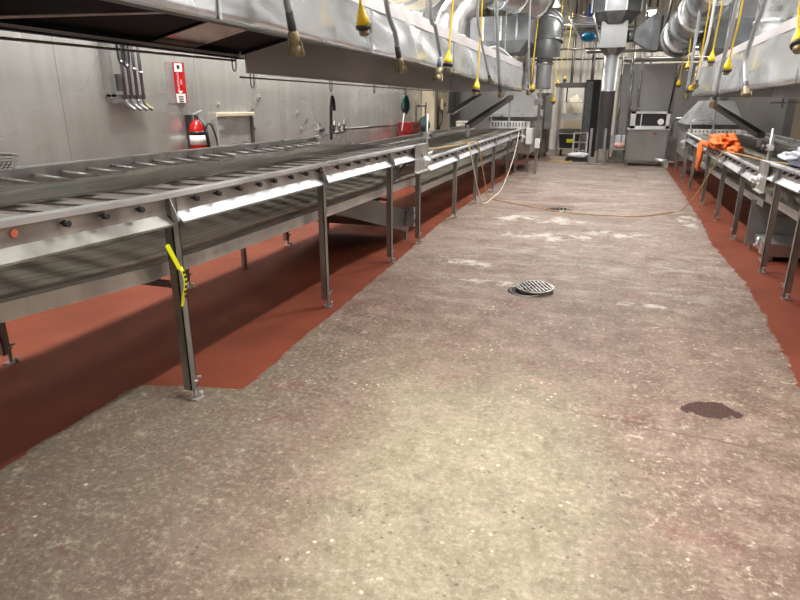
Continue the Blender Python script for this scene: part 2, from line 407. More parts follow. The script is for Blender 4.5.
# ------------------------------------------------------------------ conveyors
def conveyor(name, label, s, xf, w, y0, y1, zt, zr, legs, backlegs, bolts, plate, bar0, group, dnear=None):
    dnear = dnear or .33
    """s=+1: open side looks to +x. zt(y) top of the front rail, zr(y) top of the return rail."""
    X = lambda d: xf-s*d
    t = T(name, label, 'conveyor', (X(w/2), (y0+y1)/2, 0), group)
    n = 14; ys = [y0+(y1-y0)*i/n for i in range(n+1)]
    zo = lambda y: (0, zt(y))
    P = lambda pr: [(X(d), z) for d, z in pr]
    MB().sweep(P([(0, -.028), (0, -.004), (.006, 0), (.05, 0), (.055, -.006), (.055, -.028)]), ys, zo).build('front_rail', 'bright', t)
    MB().sweep(P([(.03, -.03), (.03, -.12), (.036, -.12), (.036, -.03)]), ys, zo).build('side_plate', 'steel', t)
    # the angled bright flange in lengths between the legs
    st = [y0]+[q for q in legs if y0 < q < y1]+[y1]
    for a, b in zip(st, st[1:]):
        fm = 'legsteel' if (s > 0 and b < 3) else 'flange'  # near left length darker: its duller reflection put into the material
        a2, b2 = a+(.035 if a != y0 else 0), b-(.035 if b != y1 else 0)
        MB().sweep(P([(.034, -.105), (-.022, -.155), (-.022, -.165), (.034, -.125)]), [a2, (a2+b2)/2, b2], zo).build('flange', fm, t)
    yp0, yp1 = plate
    lim = yp0-.02
    for y in bolts:
        z = zt(y)
        if s > 0 and abs(y-1.65) < .01:
            MB().lathe([(0, .017), (.006, .017), (.008, .012)], (X(.03), y, z-.06), (s, 0, 0), 12).build('bolt', 'tan', t); continue
        q = MB().lathe([(0, .008), (.018, .008), (.018, .017), (.04, .017), (.042, .014)], (X(.03), y, z-.055), (s, 0, 0), 6)
        q.build('bolt', 'black', t)
    # far rail
    MB().sweep(P([(w, .045), (w+.006, .045), (w+.006, -.1), (w-.13, -.1), (w-.13, -.094), (w, -.094)]), ys, zo).build('far_rail', 'steel', t)
    MB().sweep(P([(w-.008, .052), (w+.02, .052), (w+.02, .04), (w-.008, .04)]), ys, zo).build('far_rail_cap', 'bright', t)
    # cross bars carrying the belt
    y = bar0; k = 0
    while y < min(y1-.1, lim+.3) and k < 60:
        z = zt(y)
        MB().box(min(X(.04), X(w-.29)), max(X(.04), X(w-.29)), y-.05, y+.05, z-.052, z-.04).build('cross_bar', 'steel', t)
        MB().tube([(X(w-.33), y, z-.03), (X(w-.005), y, z-.008)], .011, 8).build('bar_stub', 'bright', t)
        y += .225 if y1-y0 < 7.5 else .3; k += 1
    # belts
    wav = lambda u, v: .006*math.sin(v*31+u*5)+.004*math.sin(v*67)
    bs = lambda v: y0+(y1-.12-y0)*v
    dn, df = dnear, w-.27
    edge = lambda v: .035*math.sin(v*9)+.02*math.sin(v*23)
    MB().sheet(lambda u, v: (X(dn+edge(v)*(1-u)+(df-dn)*u), bs(v), zt(bs(v))-.026+wav(u, v)), 10, 90, .009).build('carrying_belt', 'belt', t)
    yr1 = y1-.35
    def ret(u, v):
        y = y0+(yr1-y0)*v
        rise = max(0, (v-.86)/.14)
        return (X(.13+(w-.46)*u), y, zr(y)-.015+.02*math.sin(v*13)*u+rise**2*.22+.16*u*(1-rise))
    MB().sheet(ret, 10, 60, .009).build('return_belt', 'belt', t)
    # return rails
    zz = lambda y: (0, zr(y))
    MB().sweep(P([(.1, 0), (.1, -.078), (.106, -.078), (.106, -.006), (.16, -.006), (.16, 0)]), ys, zz).build('return_rail', 'steel', t)
    MB().sweep(P([(w-.17, 0), (w-.17, -.006), (w-.066, -.006), (w-.066, -.078), (w-.06, -.078), (w-.06, 0)]), ys, zz).build('return_rail', 'steel', t)
    # end plate, roller and bearing
    if yp1 > yp0:
        z = zt(yp0)
        q = MB().box(min(X(-.02), X(-.012)), max(X(-.02), X(-.012)), yp0, yp1, z-.30, z-.005)
        q.hull([(X(-.02), yp0, z-.30), (X(-.012), yp0, z-.30), (X(-.012), yp1, z-.30), (X(-.02), yp1, z-.30)],
               [(X(-.05), yp0, z-.315), (X(-.05), yp0, z-.308), (X(-.05), yp1, z-.308), (X(-.05), yp1, z-.315)])
        pl = q.build('end_plate', 'steel', t)
        ym = yp1-.13
        q = MB().lathe([(0, .06), (.018, .058), (.02, .035), (.05, .033), (.055, .02), (.075, .02)], (X(-.02), ym, z-.2), (s, 0, 0), 18)
        for a in range(4):
            q.lathe([(0, .011), (.026, .011)], (X(-.02), ym+.044*math.cos(a*PI/2+.7), z-.2+.044*math.sin(a*PI/2+.7)), (s, 0, 0), 6)
        q.build('bearing', 'bright', pl)
        MB().lathe([(0, .11), (w, .11)], (X(.02), ym, z-.16), (-s, 0, 0), 24).build('end_roller', 'darksteel', t)
    # legs, each with its adjustable foot
    def leg(y, d, ztop, extra):
        x = X(d)
        q = MB(); th = .006
        q.box(x-.026, x+.026, y-.026, y-.020, .07, ztop).box(x-.026, x+.026, y+.020, y+.026, .07, ztop)
        q.box(min(x+s*.026, x+s*.020), max(x+s*.026, x+s*.020), y-.026, y+.026, .07, ztop)
        o = q.build('leg', 'legsteel', t)
        q = MB().lathe([(0, .012), (.3, .012)], (x+s*.012, y+.022, .012), (0, 0, 1), 10)
        q.lathe([(0, .022), (.02, .022)], (x+s*.012, y+.022, .1), (0, 0, 1), 6)
        q.bar((x-.01, y+.005, .13), (x+s*.04, y+.05, .13), .012, .012)
        q.box(x-.025, x+.045, y-.015, y+.055, 0, .008).lathe([(0, .012), (.03, .012)], (x+.03, y+.045, .008), (0, 0, 1), 6)
        q.build('foot', 'steel', o)
        if extra:
            z = zt(y)
            MB().hull([(X(.0), y-.026, z-.03), (X(-.045), y-.026, z-.14), (X(.02), y-.026, z-.17)], [(X(.0), y-.02, z-.03), (X(-.045), y-.02, z-.14), (X(.02), y-.02, z-.17)]).build('gusset', 'steel', o)
    for y in legs: leg(y, .028, zt(y)-.028, True)
    for y in backlegs: leg(y, w+.03, zt(y)-.02, False)
    # slack strips joining front and back legs
    for y in legs[::2]:
        z = zr(y)-.1
        MB().box(min(X(.05), X(w)), max(X(.05), X(w)), y-.02, y+.02, z-.03, z).build('cross_member', 'darksteel', t)
    return t

bend = lambda y, k: max(0., 2.5-y)*k
zt1 = lambda y: 1.18+bend(y, .02)
zr1 = lambda y: .80+bend(y, .072)-.012*max(0, y-2.5)/4
conveyor('belt_conveyor', 'steel mesh belt conveyor nearest the camera on the left, yellow tag on its leg', 1, -2.1, 1.45, .55, 7.12, zt1, zr1,
         [2.53, 4.29, 5.86, 6.85], [2.55, 4.36, 6.22], [1.65, 1.87, 2.08, 2.30, 2.72, 2.92, 3.14, 3.36, 3.55, 3.78, 4.0, 4.22, 4.55, 4.78, 5.0, 5.22, 5.45, 5.68, 6.1, 6.32], (6.58, 7.1), .72,
         None, .5)
zt2 = lambda y: 1.0+.085*(y-7.2)/8
zr2 = lambda y: .645+.02*(y-7.2)/8
conveyor('belt_conveyor', 'lower left steel mesh conveyor running from the end plate to the far oven', 1, -2.1, 1.45, 7.22, 15.4, zt2, zr2,
         [8.67, 10.13, 11.74, 13.45, 14.7], [9.2, 11.3, 13.4], [7.5+.3*i for i in range(24)], (15.0, 15.36), 7.4, None)
zt3 = lambda y: 1.055+.01*(7.4-y)
zr3 = lambda y: .70
conveyor('belt_conveyor', 'right steel conveyor section cut by the photo edge, pale film bag on it', -1, 1.53, 1.4, 4.2, 7.42, zt3, zr3,
         [4.5, 5.76, 6.69], [5.0, 6.7], [5.6+.22*i for i in range(5)], (7.0, 7.4), 4.4, None)
zt4 = lambda y: .955+.085*(y-7.5)/7.5
zr4 = lambda y: .62-.05*(y-7.5)/7.5
conveyor('belt_conveyor', 'right steel mesh conveyor running back to the oven, orange cloth on its rail', -1, 1.53, 1.4, 7.5, 15.2, zt4, zr4,
         [8.36, 9.75, 11.36, 13.27, 14.85], [9, 11, 13], [7.8+.3*i for i in range(22)], (14.8, 15.16), 7.7, None)

# transfer uprights with clamps between the sections
def upright(label, x, y, z0, h, s, group):
    t = T('transfer_bracket', label, 'bracket', (x, y, z0), group)
    MB().lathe([(0, .014), (h, .014)], (x, y, z0), (0, 0, 1), 10).build('post', 'bright', t)
    MB().lathe([(0, .011), (h*.8, .011)], (x-s*.05, y+.16, z0), (0, 0, 1), 10).build('post', 'bright', t)
    MB().bar((x, y, z0+h*.35), (x-s*.06, y+.2, z0+h*.55), .03, .05).build('link_arm', 'steel', t)
    MB().box(x-.03, x+.03, y-.05, y+.05, z0+h*.45, z0+h*.6, .006).box(x-.035, x+.035, y-.04, y+.04, z0, z0+.06, .006).build('clamp', 'bright', t)
    MB().lathe([(0, .01), (.05, .01), (.05, .025), (.085, .025)], (x, y, z0+h*.52), (s, -.2, .1), 10).build('knob', 'darksteel', t)
    MB().lathe([(0, .02), (.14, .02), (.15, .012)], (x, y-.02, z0+.04), (s*.2, 1, .15), 10).build('cylinder', 'bright', t)
upright('shiny clamp posts at the front drop between the two left conveyors', -2.13, 7.2, .99, .52, 1, None)
upright('shiny clamp posts at the wall side of the left conveyor drop', -3.5, 7.05, 1.19, .22, 1, None)
upright('shiny clamp posts at the front drop between the two right conveyors', 1.62, 7.6, .95, .42, -1, None)
upright('small clamp posts across the right conveyor under the beige door', 2.85, 7.9, .96, .3, -1, None)

# dark catch chute below the end of the left near conveyor
t = T('catch_chute', 'dark sloping steel drip chute on the floor under the left conveyor end', 'chute', (-2.7, 6.2, 0))
MB().hull([(-3.5, 5.0, .64), (-2.34, 5.0, .64), (-2.34, 7.15, .12), (-3.5, 7.15, .12)], [(-3.5, 5.0, .65), (-2.34, 5.0, .65), (-2.34, 7.15, .13), (-3.5, 7.15, .13)]).build('tray', 'darksteel', t)
MB().hull([(-2.33, 4.95, .66), (-2.33, 5.74, .70), (-2.33, 7.16, .33), (-2.33, 7.08, .09)], [(-2.32, 4.95, .66), (-2.32, 5.74, .70), (-2.32, 7.16, .33), (-2.32, 7.08, .09)]).build('side_plate', 'darksteel', t)
for x in (-2.36, -3.45): MB().box(x-.02, x+.02, 7.05, 7.1, 0, .22).build('leg', 'legsteel', t)
MB().box(-3.47, -3.43, 5.1, 5.14, 0, .65).build('leg', 'legsteel', t)
q = MB().box(-2.32, -2.2, 6.95, 7.0, .18, .42, .01).lathe([(0, .02), (.04, .02)], (-2.2, 6.97, .36), (1, 0, 0), 6).lathe([(0, .035), (.05, .035)], (-2.2, 6.97, .26), (1, 0, 0), 8)
q.build('adjuster', 'galv', t)
t = T('drip_tray', 'low steel drip tray on the floor beneath the right conveyor', 'tray', (2.2, 6.9, 0))
MB().hull([(1.68, 7.22, .06), (2.9, 7.22, .06), (2.9, 7.74, .06), (1.68, 7.74, .06)], [(1.66, 7.2, .2), (2.92, 7.2, .2), (2.92, 7.74, .2), (1.66, 7.74, .2)]).build('pan', 'steel', t)
for x, y in ((1.75, 7.3), (2.7, 7.3), (1.75, 7.66), (2.7, 7.66)): MB().box(x-.02, x+.02, y-.02, y+.02, 0, .06).build('leg', 'legsteel', t)
MB().box(1.56, 1.70, 7.22, 7.27, .16, .18).lathe([(0, .025), (.08, .025)], (1.60, 7.24, .18), (0, 0, 1), 8).box(1.63, 1.66, 7.2, 7.3, .08, .22).build('adjuster', 'bright', t)
t = T('splash_panel', 'grey upright splash panel under the right conveyor end', 'panel', (2.2, 7.78, 0))
MB().box(1.58, 2.88, 7.80, 7.815, .06, .58, .004).build('sheet', 'panelgrey', t)
for x in (1.66, 2.84): MB().box(x-.015, x+.015, 7.815, 7.845, 0, .55).build('leg', 'legsteel', t)

# ------------------------------------------------------------------ hoods
def zb(y): return 2.04 if y < 6.5 else 2.04-.125*(y-6.5)/7.9
t = T('exhaust_hood', 'long shiny sheet metal exhaust hood hanging above the left conveyors', 'hood', (-2.9, 7.4, 1.9))
ys = [.6+i*.69 for i in range(21)]
HT = 2.385
def hoodface(u, v):
    y = .6+13.8*v; z0 = zb(y)
    return (-2.05+.012*math.sin(y*2.1+u*3)*math.sin(u*PI)+.006*math.sin(y*5.3+u*7), y, z0+(HT-z0)*u)
b = MB(); nU, nV = 8, 100
gr = [[b.b.verts.new(hoodface(i/nU, j/nV)) for j in range(nV+1)] for i in range(nU+1)]
hr = [[b.b.verts.new(Vector(hoodface(i/nU, j/nV))-Vector((.012, 0, 0))) for j in range(nV+1)] for i in range(nU+1)]
for i in range(nU):
    for j in range(nV):
        f = b.b.faces.new((gr[i][j], gr[i+1][j], gr[i+1][j+1], gr[i][j+1])); f.smooth = True
        b.b.faces.new((hr[i][j+1], hr[i+1][j+1], hr[i+1][j], hr[i][j]))
for j in range(nV): b.b.faces.new((gr[0][j+1], gr[0][j], hr[0][j], hr[0][j+1]))
b.build('front_panel', 'hood', t)
MB().sweep([(-2.042, HT), (-2.075, HT+.135), (-2.26, HT+.165), (-2.26, HT+.15), (-2.085, HT+.12), (-2.055, HT)], [.6, 14.4]).build('top_lip', 'lip', t)
MB().box(-3.75, -2.25, .6, 14.4, HT+.14, HT+.155).build('top_sheet', 'galv', t)
MB().sweep([(-2.045, .0), (-2.045, -.012), (-2.12, -.012), (-2.12, -.006), (-2.055, -.006), (-2.055, .0)], ys, lambda y: (0, zb(y))).build('bottom_lip', 'darksteel', t)
MB().box(-3.76, -3.745, .6, 5.78, 2.06, HT+.14).box(-3.76, -3.68, .6, 5.78, 2.06, 2.07).build('back_panel', 'inner_shade', t)
MB().box(-3.775, -3.762, .6, 14.4, 2.07, HT+.15).build('back_sheet', 'hood', t)
MB().sweep([(-3.74, 0), (-3.74, -.035), (-3.72, -.035), (-3.72, 0)], [.6, 5.75], lambda y: (0, 2.10)).build('back_flange', 'skirt', t)
MB().box(-3.70, -3.685, 5.8, 14.4, 1.93, 2.5).box(-3.70, -3.63, 5.8, 14.4, 1.925, 1.935).build('back_skirt', 'skirt', t)
# inclined soffit plates darkened as if in shade, one polished plate left bright
def soff(y0, y1, mat, nm, d=0):
    MB().hull([(-3.745, y0, 2.125-d), (-2.07, y0, 2.50-d), (-2.07, y1, 2.50-d), (-3.745, y1, 2.125-d)], [(-3.745, y0, 2.135-d), (-2.07, y0, 2.51-d), (-2.07, y1, 2.51-d), (-3.745, y1, 2.135-d)]).build(nm, mat, t)
soff(.6, 4.43, 'inner_shade', 'soffit_plate'); soff(4.45, 5.02, 'polished', 'soffit_plate', .02); soff(5.04, 5.75, 'inner_shade', 'soffit_plate')
MB().box(-3.685, -2.07, 5.8, 14.38, 2.45, 2.46).build('soffit_plate', 'inner_shade', t)
MB().hull([(-3.72, 5.76, 2.1), (-2.07, 5.76, 2.48), (-2.07, 5.79, 2.48), (-3.72, 5.79, 2.1)], [(-3.72, 5.76, 2.5), (-2.07, 5.76, 2.5), (-2.07, 5.79, 2.5), (-3.72, 5.79, 2.5)]).build('divider', 'inner_shade', t)
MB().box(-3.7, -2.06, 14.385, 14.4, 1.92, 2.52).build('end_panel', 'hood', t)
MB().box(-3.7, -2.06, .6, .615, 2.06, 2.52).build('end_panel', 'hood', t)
MB().tube([(-3.70, 2.75, 2.085), (-3.34, 3.35, 2.165), (-2.95, 4.0, 2.25)], .012, 8, False).build('brace_rod', 'steel', t)
for y in (3.0, 5.2, 8.1, 11.0): MB().box(-2.047, -2.040, y-.012, y+.012, zb(y), HT).build('standing_seam', 'galv', t)
MB().tube([(-3.76, .7, 1.985), (-3.76, 5.7, 2.045)], .011, 8).build('hanger_rod', 'darksteel', t)
MB().tube([(-3.72, 5.72, 1.885), (-3.72, 14.2, 1.91)], .009, 8).build('hanger_rod', 'darksteel', t)
for y, zz in [(4.1, 2.02), (5.66, 2.04), (5.98, 1.885), (7.96, 1.89), (9.6, 1.895), (11.2, 1.9), (13.1, 1.905)]:
    MB().tube([(-3.74, y-.035, zz+.06), (-3.74, y-.035, zz), (-3.74, y-.03, zz-.07), (-3.74, y, zz-.10), (-3.74, y+.03, zz-.07), (-3.74, y+.035, zz+.05)], .007, 6).build('hook', 'darksteel', t)
for y in (2, 5, 8, 11, 14):
    for x in (-3.55, -2.4): MB().lathe([(0, .01), (3.06, .01)], (x, y, HT+.15), (0, 0, 1), 6).build('suspension_rod', 'galv', t)

t = T('exhaust_hood', 'shiny sheet metal exhaust hood hanging above the right conveyors', 'hood', (2.2, 9.5, 1.75))
RB, RT = 1.795, 2.29
def rface(u, v):
    y = 4.2+10.5*v
    return (1.50-.012*math.sin(y*2.3+u*3)*math.sin(u*PI)-.006*math.sin(y*5.1+u*6), y, RB+(RT-RB)*u)
b = MB(); nU, nV = 8, 90
gr = [[b.b.verts.new(rface(i/nU, j/nV)) for j in range(nV+1)] for i in range(nU+1)]
hr = [[b.b.verts.new(Vector(rface(i/nU, j/nV))+Vector((.012, 0, 0))) for j in range(nV+1)] for i in range(nU+1)]
for i in range(nU):
    for j in range(nV):
        f = b.b.faces.new((gr[i][j], gr[i+1][j], gr[i+1][j+1], gr[i][j+1])); f.smooth = True
        b.b.faces.new((hr[i][j+1], hr[i+1][j+1], hr[i+1][j], hr[i][j]))
for j in range(nV): b.b.faces.new((gr[0][j+1], gr[0][j], hr[0][j], hr[0][j+1]))
b.build('front_panel', 'hood', t)
MB().sweep([(1.494, RT), (1.525, RT+.115), (1.68, RT+.13), (1.68, RT+.118), (1.535, RT+.10), (1.506, RT)], [4.2, 14.7]).build('top_lip', 'lip', t)
MB().box(1.66, 3.0, 4.2, 14.7, RT+.10, RT+.115).build('top_sheet', 'galv', t)
MB().box(1.498, 1.58, 4.2, 14.7, RB-.012, RB).build('bottom_lip', 'darksteel', t)
MB().box(2.99, 3.005, 4.2, 14.7, RB-.08, RT+.1).build('back_panel', 'skirt', t)
MB().box(1.52, 2.98, 4.22, 14.68, RT-.1, RT-.09).build('soffit_plate', 'inner_shade', t)
MB().box(1.5, 3.0, 14.69, 14.7, RB-.02, RT+.1).build('end_panel', 'hood', t)
MB().box(1.5, 3.0, 4.2, 4.21, RB-.02, RT+.1).build('end_panel', 'hood', t)
for y in (6.5, 9.3, 11.9): MB().box(1.485, 1.493, y-.012, y+.012, RB, RT).build('standing_seam', 'galv', t)
MB().tube([(2.95, 4.4, 1.66), (2.95, 14.5, 1.66)], .009, 8).build('hanger_rod', 'darksteel', t)
for y in (6.0, 8.5, 11.0, 13.5): MB().tube([(2.95, y-.03, 1.74), (2.95, y-.03, 1.6), (2.95, y, 1.57), (2.95, y+.03, 1.6), (2.95, y+.03, 1.74)], .007, 6).build('hook', 'darksteel', t)
for y in (5, 8, 11, 14):
    for x in (1.9, 2.8): MB().lathe([(0, .01), (3.2, .01)], (x, y, RT+.11), (0, 0, 1), 6).build('suspension_rod', 'galv', t)

# ------------------------------------------------------------------ hoses and cords from above
t = T('supply_pipe', 'overhead steel supply pipe along the left hood, above the frame', 'pipe', (-1.9, 9, 4.6))
MB().tube([(-1.9, 2, 4.6), (-1.9, 22, 4.6)], .04, 10).build('pipe', 'galv', t)
for y in (3, 8, 13, 18): MB().lathe([(0, .01), (1.0, .01)], (-1.9, y, 4.6), (0, 0, 1), 6).build('hanger', 'galv', t)
t = T('supply_pipe', 'overhead steel supply pipe along the right hood, above the frame', 'pipe', (1.35, 9, 4.6))
MB().tube([(1.35, 4, 4.6), (1.35, 18, 4.6)], .04, 10).build('pipe', 'galv', t)
for y in (5, 10, 15): MB().lathe([(0, .01), (1.0, .01)], (1.35, y, 4.6), (0, 0, 1), 6).build('hanger', 'galv', t)

def hose(label, pts, pale=False, r=.022, dark=.18):
    P = [Vector(p) for p in pts]; e = P[-1]; d = (P[-1]-P[-2]).normalized()
    t = T('hanging_hose', label, 'hose', e, 'grey hoses hanging beside the hoods')
    MB().tube(pts, r, 10).build('hose', 'white' if pale else 'hose', t)
    MB().lathe([(0, r+.003), (dark, r+.004)], e-d*.02, d, 12).build('sleeve', 'hosedark', t)
    MB().lathe([(0, .03), (.03, .034), (.035, .036), (.07, .036), (.075, .033), (.09, .033), (.095, .038), (.14, .038), (.145, .03)], e+d*(dark-.04), d, 14).build('coupling', 'brass', t)
    for k in (-1, 1):
        a = d.cross(Vector((0, 1, .2))).normalized()
        MB().bar(e+d*(dark+.02)+a*k*.042, e+d*(dark+.1)+a*k*.052, .012, .01).build('cam_lever', 'brass', t)
    return t
hose('grey hose with brass coupling nearest the camera on the left hood face', [(-1.93, 3.3, 4.58), (-1.92, 3.38, 3.2), (-1.9, 3.45, 2.3), (-1.9, 3.5, 2.12)], dark=.13)
hose('curved grey hose with brass end hanging second along the left hood', [(-1.92, 4.9, 4.58), (-1.9, 5.05, 3.0), (-1.9, 5.18, 2.42), (-1.9, 5.40, 2.2), (-1.9, 5.46, 2.09)], dark=.12)
hose('grey hose bowing behind the second yellow plug on the left hood', [(-1.9, 6.3, 4.58), (-1.9, 6.47, 2.65), (-1.9, 6.68, 2.4), (-1.9, 6.9, 2.15), (-1.9, 6.88, 2.08)], dark=.12)
hose('thin grey hose angled right beside the third yellow cord, left hood', [(-1.9, 8.6, 4.58), (-1.9, 8.75, 3.0), (-1.9, 8.85, 2.65), (-1.9, 9.5, 2.2), (-1.9, 9.75, 2.05)], r=.018, dark=.1)
hose('straight pale grey hose crossing the far part of the left hood', [(-1.9, 9.7, 4.58), (-1.9, 10.05, 3.14), (-1.9, 10.5, 2.3), (-1.9, 10.75, 1.95)], r=.03, dark=.15)
hose('grey hose by the far end of the left hood', [(-1.9, 13.6, 4.58), (-1.9, 14.0, 3.0), (-1.9, 14.35, 2.2), (-1.9, 14.4, 2.05)], dark=.12)
hose('pale hose hanging past the far end of the left hood near the ring duct', [(-1.85, 16.6, 4.58), (-1.85, 17.08, 3.9), (-1.85, 17.5, 2.6), (-1.85, 17.7, 2.2)], True, dark=.05)
hose('thick bent grey hose with brass end nearest the camera on the right hood', [(1.37, 7.4, 4.58), (1.36, 7.7, 2.8), (1.36, 8.05, 2.42), (1.36, 8.3, 2.12), (1.36, 8.12, 1.9), (1.36, 8.05, 1.84)], r=.026, dark=.1)
hose('straight grey hose ending in brass below the right hood edge', [(1.35, 9.0, 4.58), (1.35, 9.5, 2.9), (1.35, 10.0, 2.1), (1.35, 10.15, 1.78)], r=.028, dark=.12)
hose('pale curved hose between two yellow cords on the right hood', [(1.36, 11.6, 4.58), (1.36, 12.0, 2.9), (1.36, 12.35, 2.5), (1.36, 12.75, 2.1), (1.36, 12.8, 2.05)], True, dark=.08)
hose('thick grey hose at the far end of the right hood', [(1.35, 13.4, 4.58), (1.35, 13.82, 3.5), (1.35, 14.1, 2.3), (1.35, 14.2, 1.95)], r=.032, dark=.12)

def cord(label, pts, k=1.0):
    P = [Vector(p) for p in pts]; e = P[-1]; d = (P[-1]-P[-2]).normalized()
    t = T('power_cord', label, 'cord', e, 'yellow power cords hanging beside the hoods')
    MB().tube(pts, .011*k, 8).build('cable', 'yellow', t)
    MB().lathe([(0, .013*k), (.02, .018*k), (.05, .024*k), (.055, .032*k), (.09, .037*k), (.095, .045*k), (.12, .049*k), (.15, .050*k)], e-d*.01, d, 16).build('plug', 'yellow', t)
    MB().lathe([(0, .05*k), (.005, .06*k), (.03, .06*k), (.035, .045*k)], e+d*.14, d, 16).build('lock_ring', 'black', t)
    MB().lathe([(0, .042*k), (.045, .04*k), (.05, .03*k)], e+d*.172, d, 16).build('socket_face', 'brass', t)
cord('yellow cord plug nearest the camera, high on the left hood', [(-1.9, 4.3, 4.58), (-1.9, 4.5, 3.0), (-1.9, 4.6, 2.4), (-1.9, 4.62, 2.33)])
cord('yellow plug hanging over the curved grey hose at mid left hood', [(-1.88, 7.6, 4.58), (-1.88, 7.5, 3.3), (-1.88, 7.3, 2.6), (-1.88, 7.2, 2.2)])
cord('yellow plug ending just below the left hood bottom edge', [(-1.9, 9.2, 4.58), (-1.9, 9.05, 3.0), (-1.9, 8.95, 2.2), (-1.9, 8.9, 1.96)])
cord('yellow plug by the far corner of the left hood', [(-1.88, 15.7, 4.58), (-1.88, 15.2, 3.6), (-1.88, 14.75, 2.4), (-1.88, 14.9, 2.1)])
cord('yellow plug hanging lowest beyond the left hood near the doorway', [(-1.6, 18, 4.58), (-1.6, 17.6, 3.6), (-1.6, 17.1, 2.2), (-1.6, 17.25, 1.85)])
cord('yellow plug hanging higher beyond the left hood, left one of a close pair', [(-1.6, 19.8, 4.58), (-1.6, 19.4, 3.5), (-1.6, 18.4, 2.4), (-1.6, 18.3, 2.28)])
cord('yellow plug hanging higher beyond the left hood, right one of a close pair', [(-1.6, 21.8, 4.58), (-1.6, 21.4, 3.9), (-1.6, 20.7, 2.7), (-1.6, 20.6, 2.5)])
cord('large yellow plug at the right edge of the photo, on the right hood', [(1.36, 6.1, 4.58), (1.36, 6.25, 2.6), (1.36, 6.22, 2.28), (1.36, 6.16, 2.2)])
cord('yellow plug in front of the right hood face, lower of two neighbours', [(1.35, 8.8, 4.58), (1.35, 9.1, 2.8), (1.35, 9.3, 2.4), (1.35, 9.4, 2.2)])
cord('yellow plug high against the top lip of the right hood', [(1.35, 10.6, 4.58), (1.35, 10.9, 3.1), (1.35, 11.1, 2.6), (1.35, 11.15, 2.42)])
cord('yellow plug at the bottom corner of the right hood far end', [(1.35, 12.0, 4.58), (1.35, 12.4, 3.3), (1.35, 12.75, 2.3), (1.35, 13.4, 1.98)])
cord('yellow plug beyond the right hood, against the ring duct', [(1.35, 15.0, 4.58), (1.35, 15.0, 3.4), (1.35, 14.85, 2.7), (1.35, 14.8, 2.5)])
cord('yellow plug hanging in front of the grey partition wall at right', [(1.35, 16.0, 4.58), (1.35, 15.8, 3.3), (1.35, 16.1, 2.5), (1.35, 16.3, 2.2)])

# ------------------------------------------------------------------ wall side things on the left
t = T('conduit_manifold', 'four bent steel pipes on a bracket on the left wall', 'pipes', (-4.8, 5.2, 1.6))
MB().box(-4.80, -4.72, 4.97, 5.04, 1.68, 2.6, .004).box(-4.78, -4.72, 4.97, 5.46, 1.67, 1.71).build('bracket', 'panelgrey', t)
for i in range(4):
    y = 5.14+i*.085; zz = 1.66
    o = MB().tube([(-4.7, y, 2.8), (-4.7, y, 2.2), (-4.7, y, zz)], .017, 10, False).build('pipe', 'stack', t)
    MB().tube([(-4.7, y, zz), (-4.69, y+.01, zz-.05), (-4.64, y+.05, zz-.10)], .018, 10).build('spout', 'brass' if i == 3 else 'flange', o)
    MB().lathe([(0, .022), (.03, .022)], (-4.7, y, 2.0-.03*i), (0, 0, 1), 10).build('coupling', 'flange', o)
MB().tube([(-4.66, 5.13, 2.3), (-4.66, 5.13, 2.02), (-4.66, 5.17, 1.97), (-4.66, 5.21, 2.02), (-4.66, 5.21, 2.3)], .01, 6).build('hook', 'black', t)
MB().box(-4.72, -4.68, 5.05, 5.1, 1.74, 1.9).build('junction_box', 'darksteel', t)

t = T('extinguisher_sign', 'tall red and white fire extinguisher sign projecting from the left wall', 'sign', (-4.8, 6.1, 1.63))
# V-fold: two faces meeting away from the wall
MB().hull([(-4.795, 6.03, 1.63), (-4.785, 6.03, 1.63), (-4.705, 6.10, 1.63), (-4.71, 6.11, 1.63)], [(-4.795, 6.03, 2.07), (-4.785, 6.03, 2.07), (-4.705, 6.10, 2.07), (-4.71, 6.11, 2.07)]).build('face_plate', 'red', t)
MB().hull([(-4.795, 6.19, 1.63), (-4.785, 6.19, 1.63), (-4.705, 6.11, 1.63), (-4.71, 6.10, 1.63)], [(-4.795, 6.19, 2.07), (-4.785, 6.19, 2.07), (-4.705, 6.11, 2.07), (-4.71, 6.10, 2.07)]).build('face_plate', 'red', t)
nrm = Vector((.07, -.08, 0)).normalized(); along = Vector((.08, .07, 0)).normalized(); c0 = Vector((-4.75, 6.062, 1.86))+nrm*.008
def signquad(z0, z1, w, mat, nm, off=0):
    a = c0+nrm*off
    MB().hull([a-along*w/2+Vector((0, 0, z0-1.86)), a+along*w/2+Vector((0, 0, z0-1.86)), a+along*w/2+Vector((0, 0, z1-1.86)), a-along*w/2+Vector((0, 0, z1-1.86))],
              [p+nrm*.002 for p in (a-along*w/2+Vector((0, 0, z0-1.86)), a+along*w/2+Vector((0, 0, z0-1.86)), a+along*w/2+Vector((0, 0, z1-1.86)), a-along*w/2+Vector((0, 0, z1-1.86)))]).build(nm, mat, t)
signquad(1.635, 1.735, .10, 'white', 'picture_panel'); signquad(1.97, 2.06, .085, 'white', 'picture_panel')
for z in (1.645, 1.67, 1.695): signquad(z, z+.012, .05, 'black', 'pictogram', .003)
signquad(2.0, 2.04, .03, 'black', 'pictogram', .003)
mw = Matrix((( *(-Vector((0, 0, 1))).to_tuple(), 0), (0, 0, 0, 0), (0, 0, 0, 0), (0, 0, 0, 1)))
ex, ey = Vector((0, 0, -1)), along; ez = ex.cross(ey)
mw = Matrix(((ex.x, ey.x, ez.x, 0), (ex.y, ey.y, ez.y, 0), (ex.z, ey.z, ez.z, 0), (0, 0, 0, 1)))
if ez.dot(nrm) < 0: mw = Matrix(((ex.x, -ey.x, -ez.x, 0), (ex.y, -ey.y, -ez.y, 0), (ex.z, -ey.z, -ez.z, 0), (0, 0, 0, 1)))
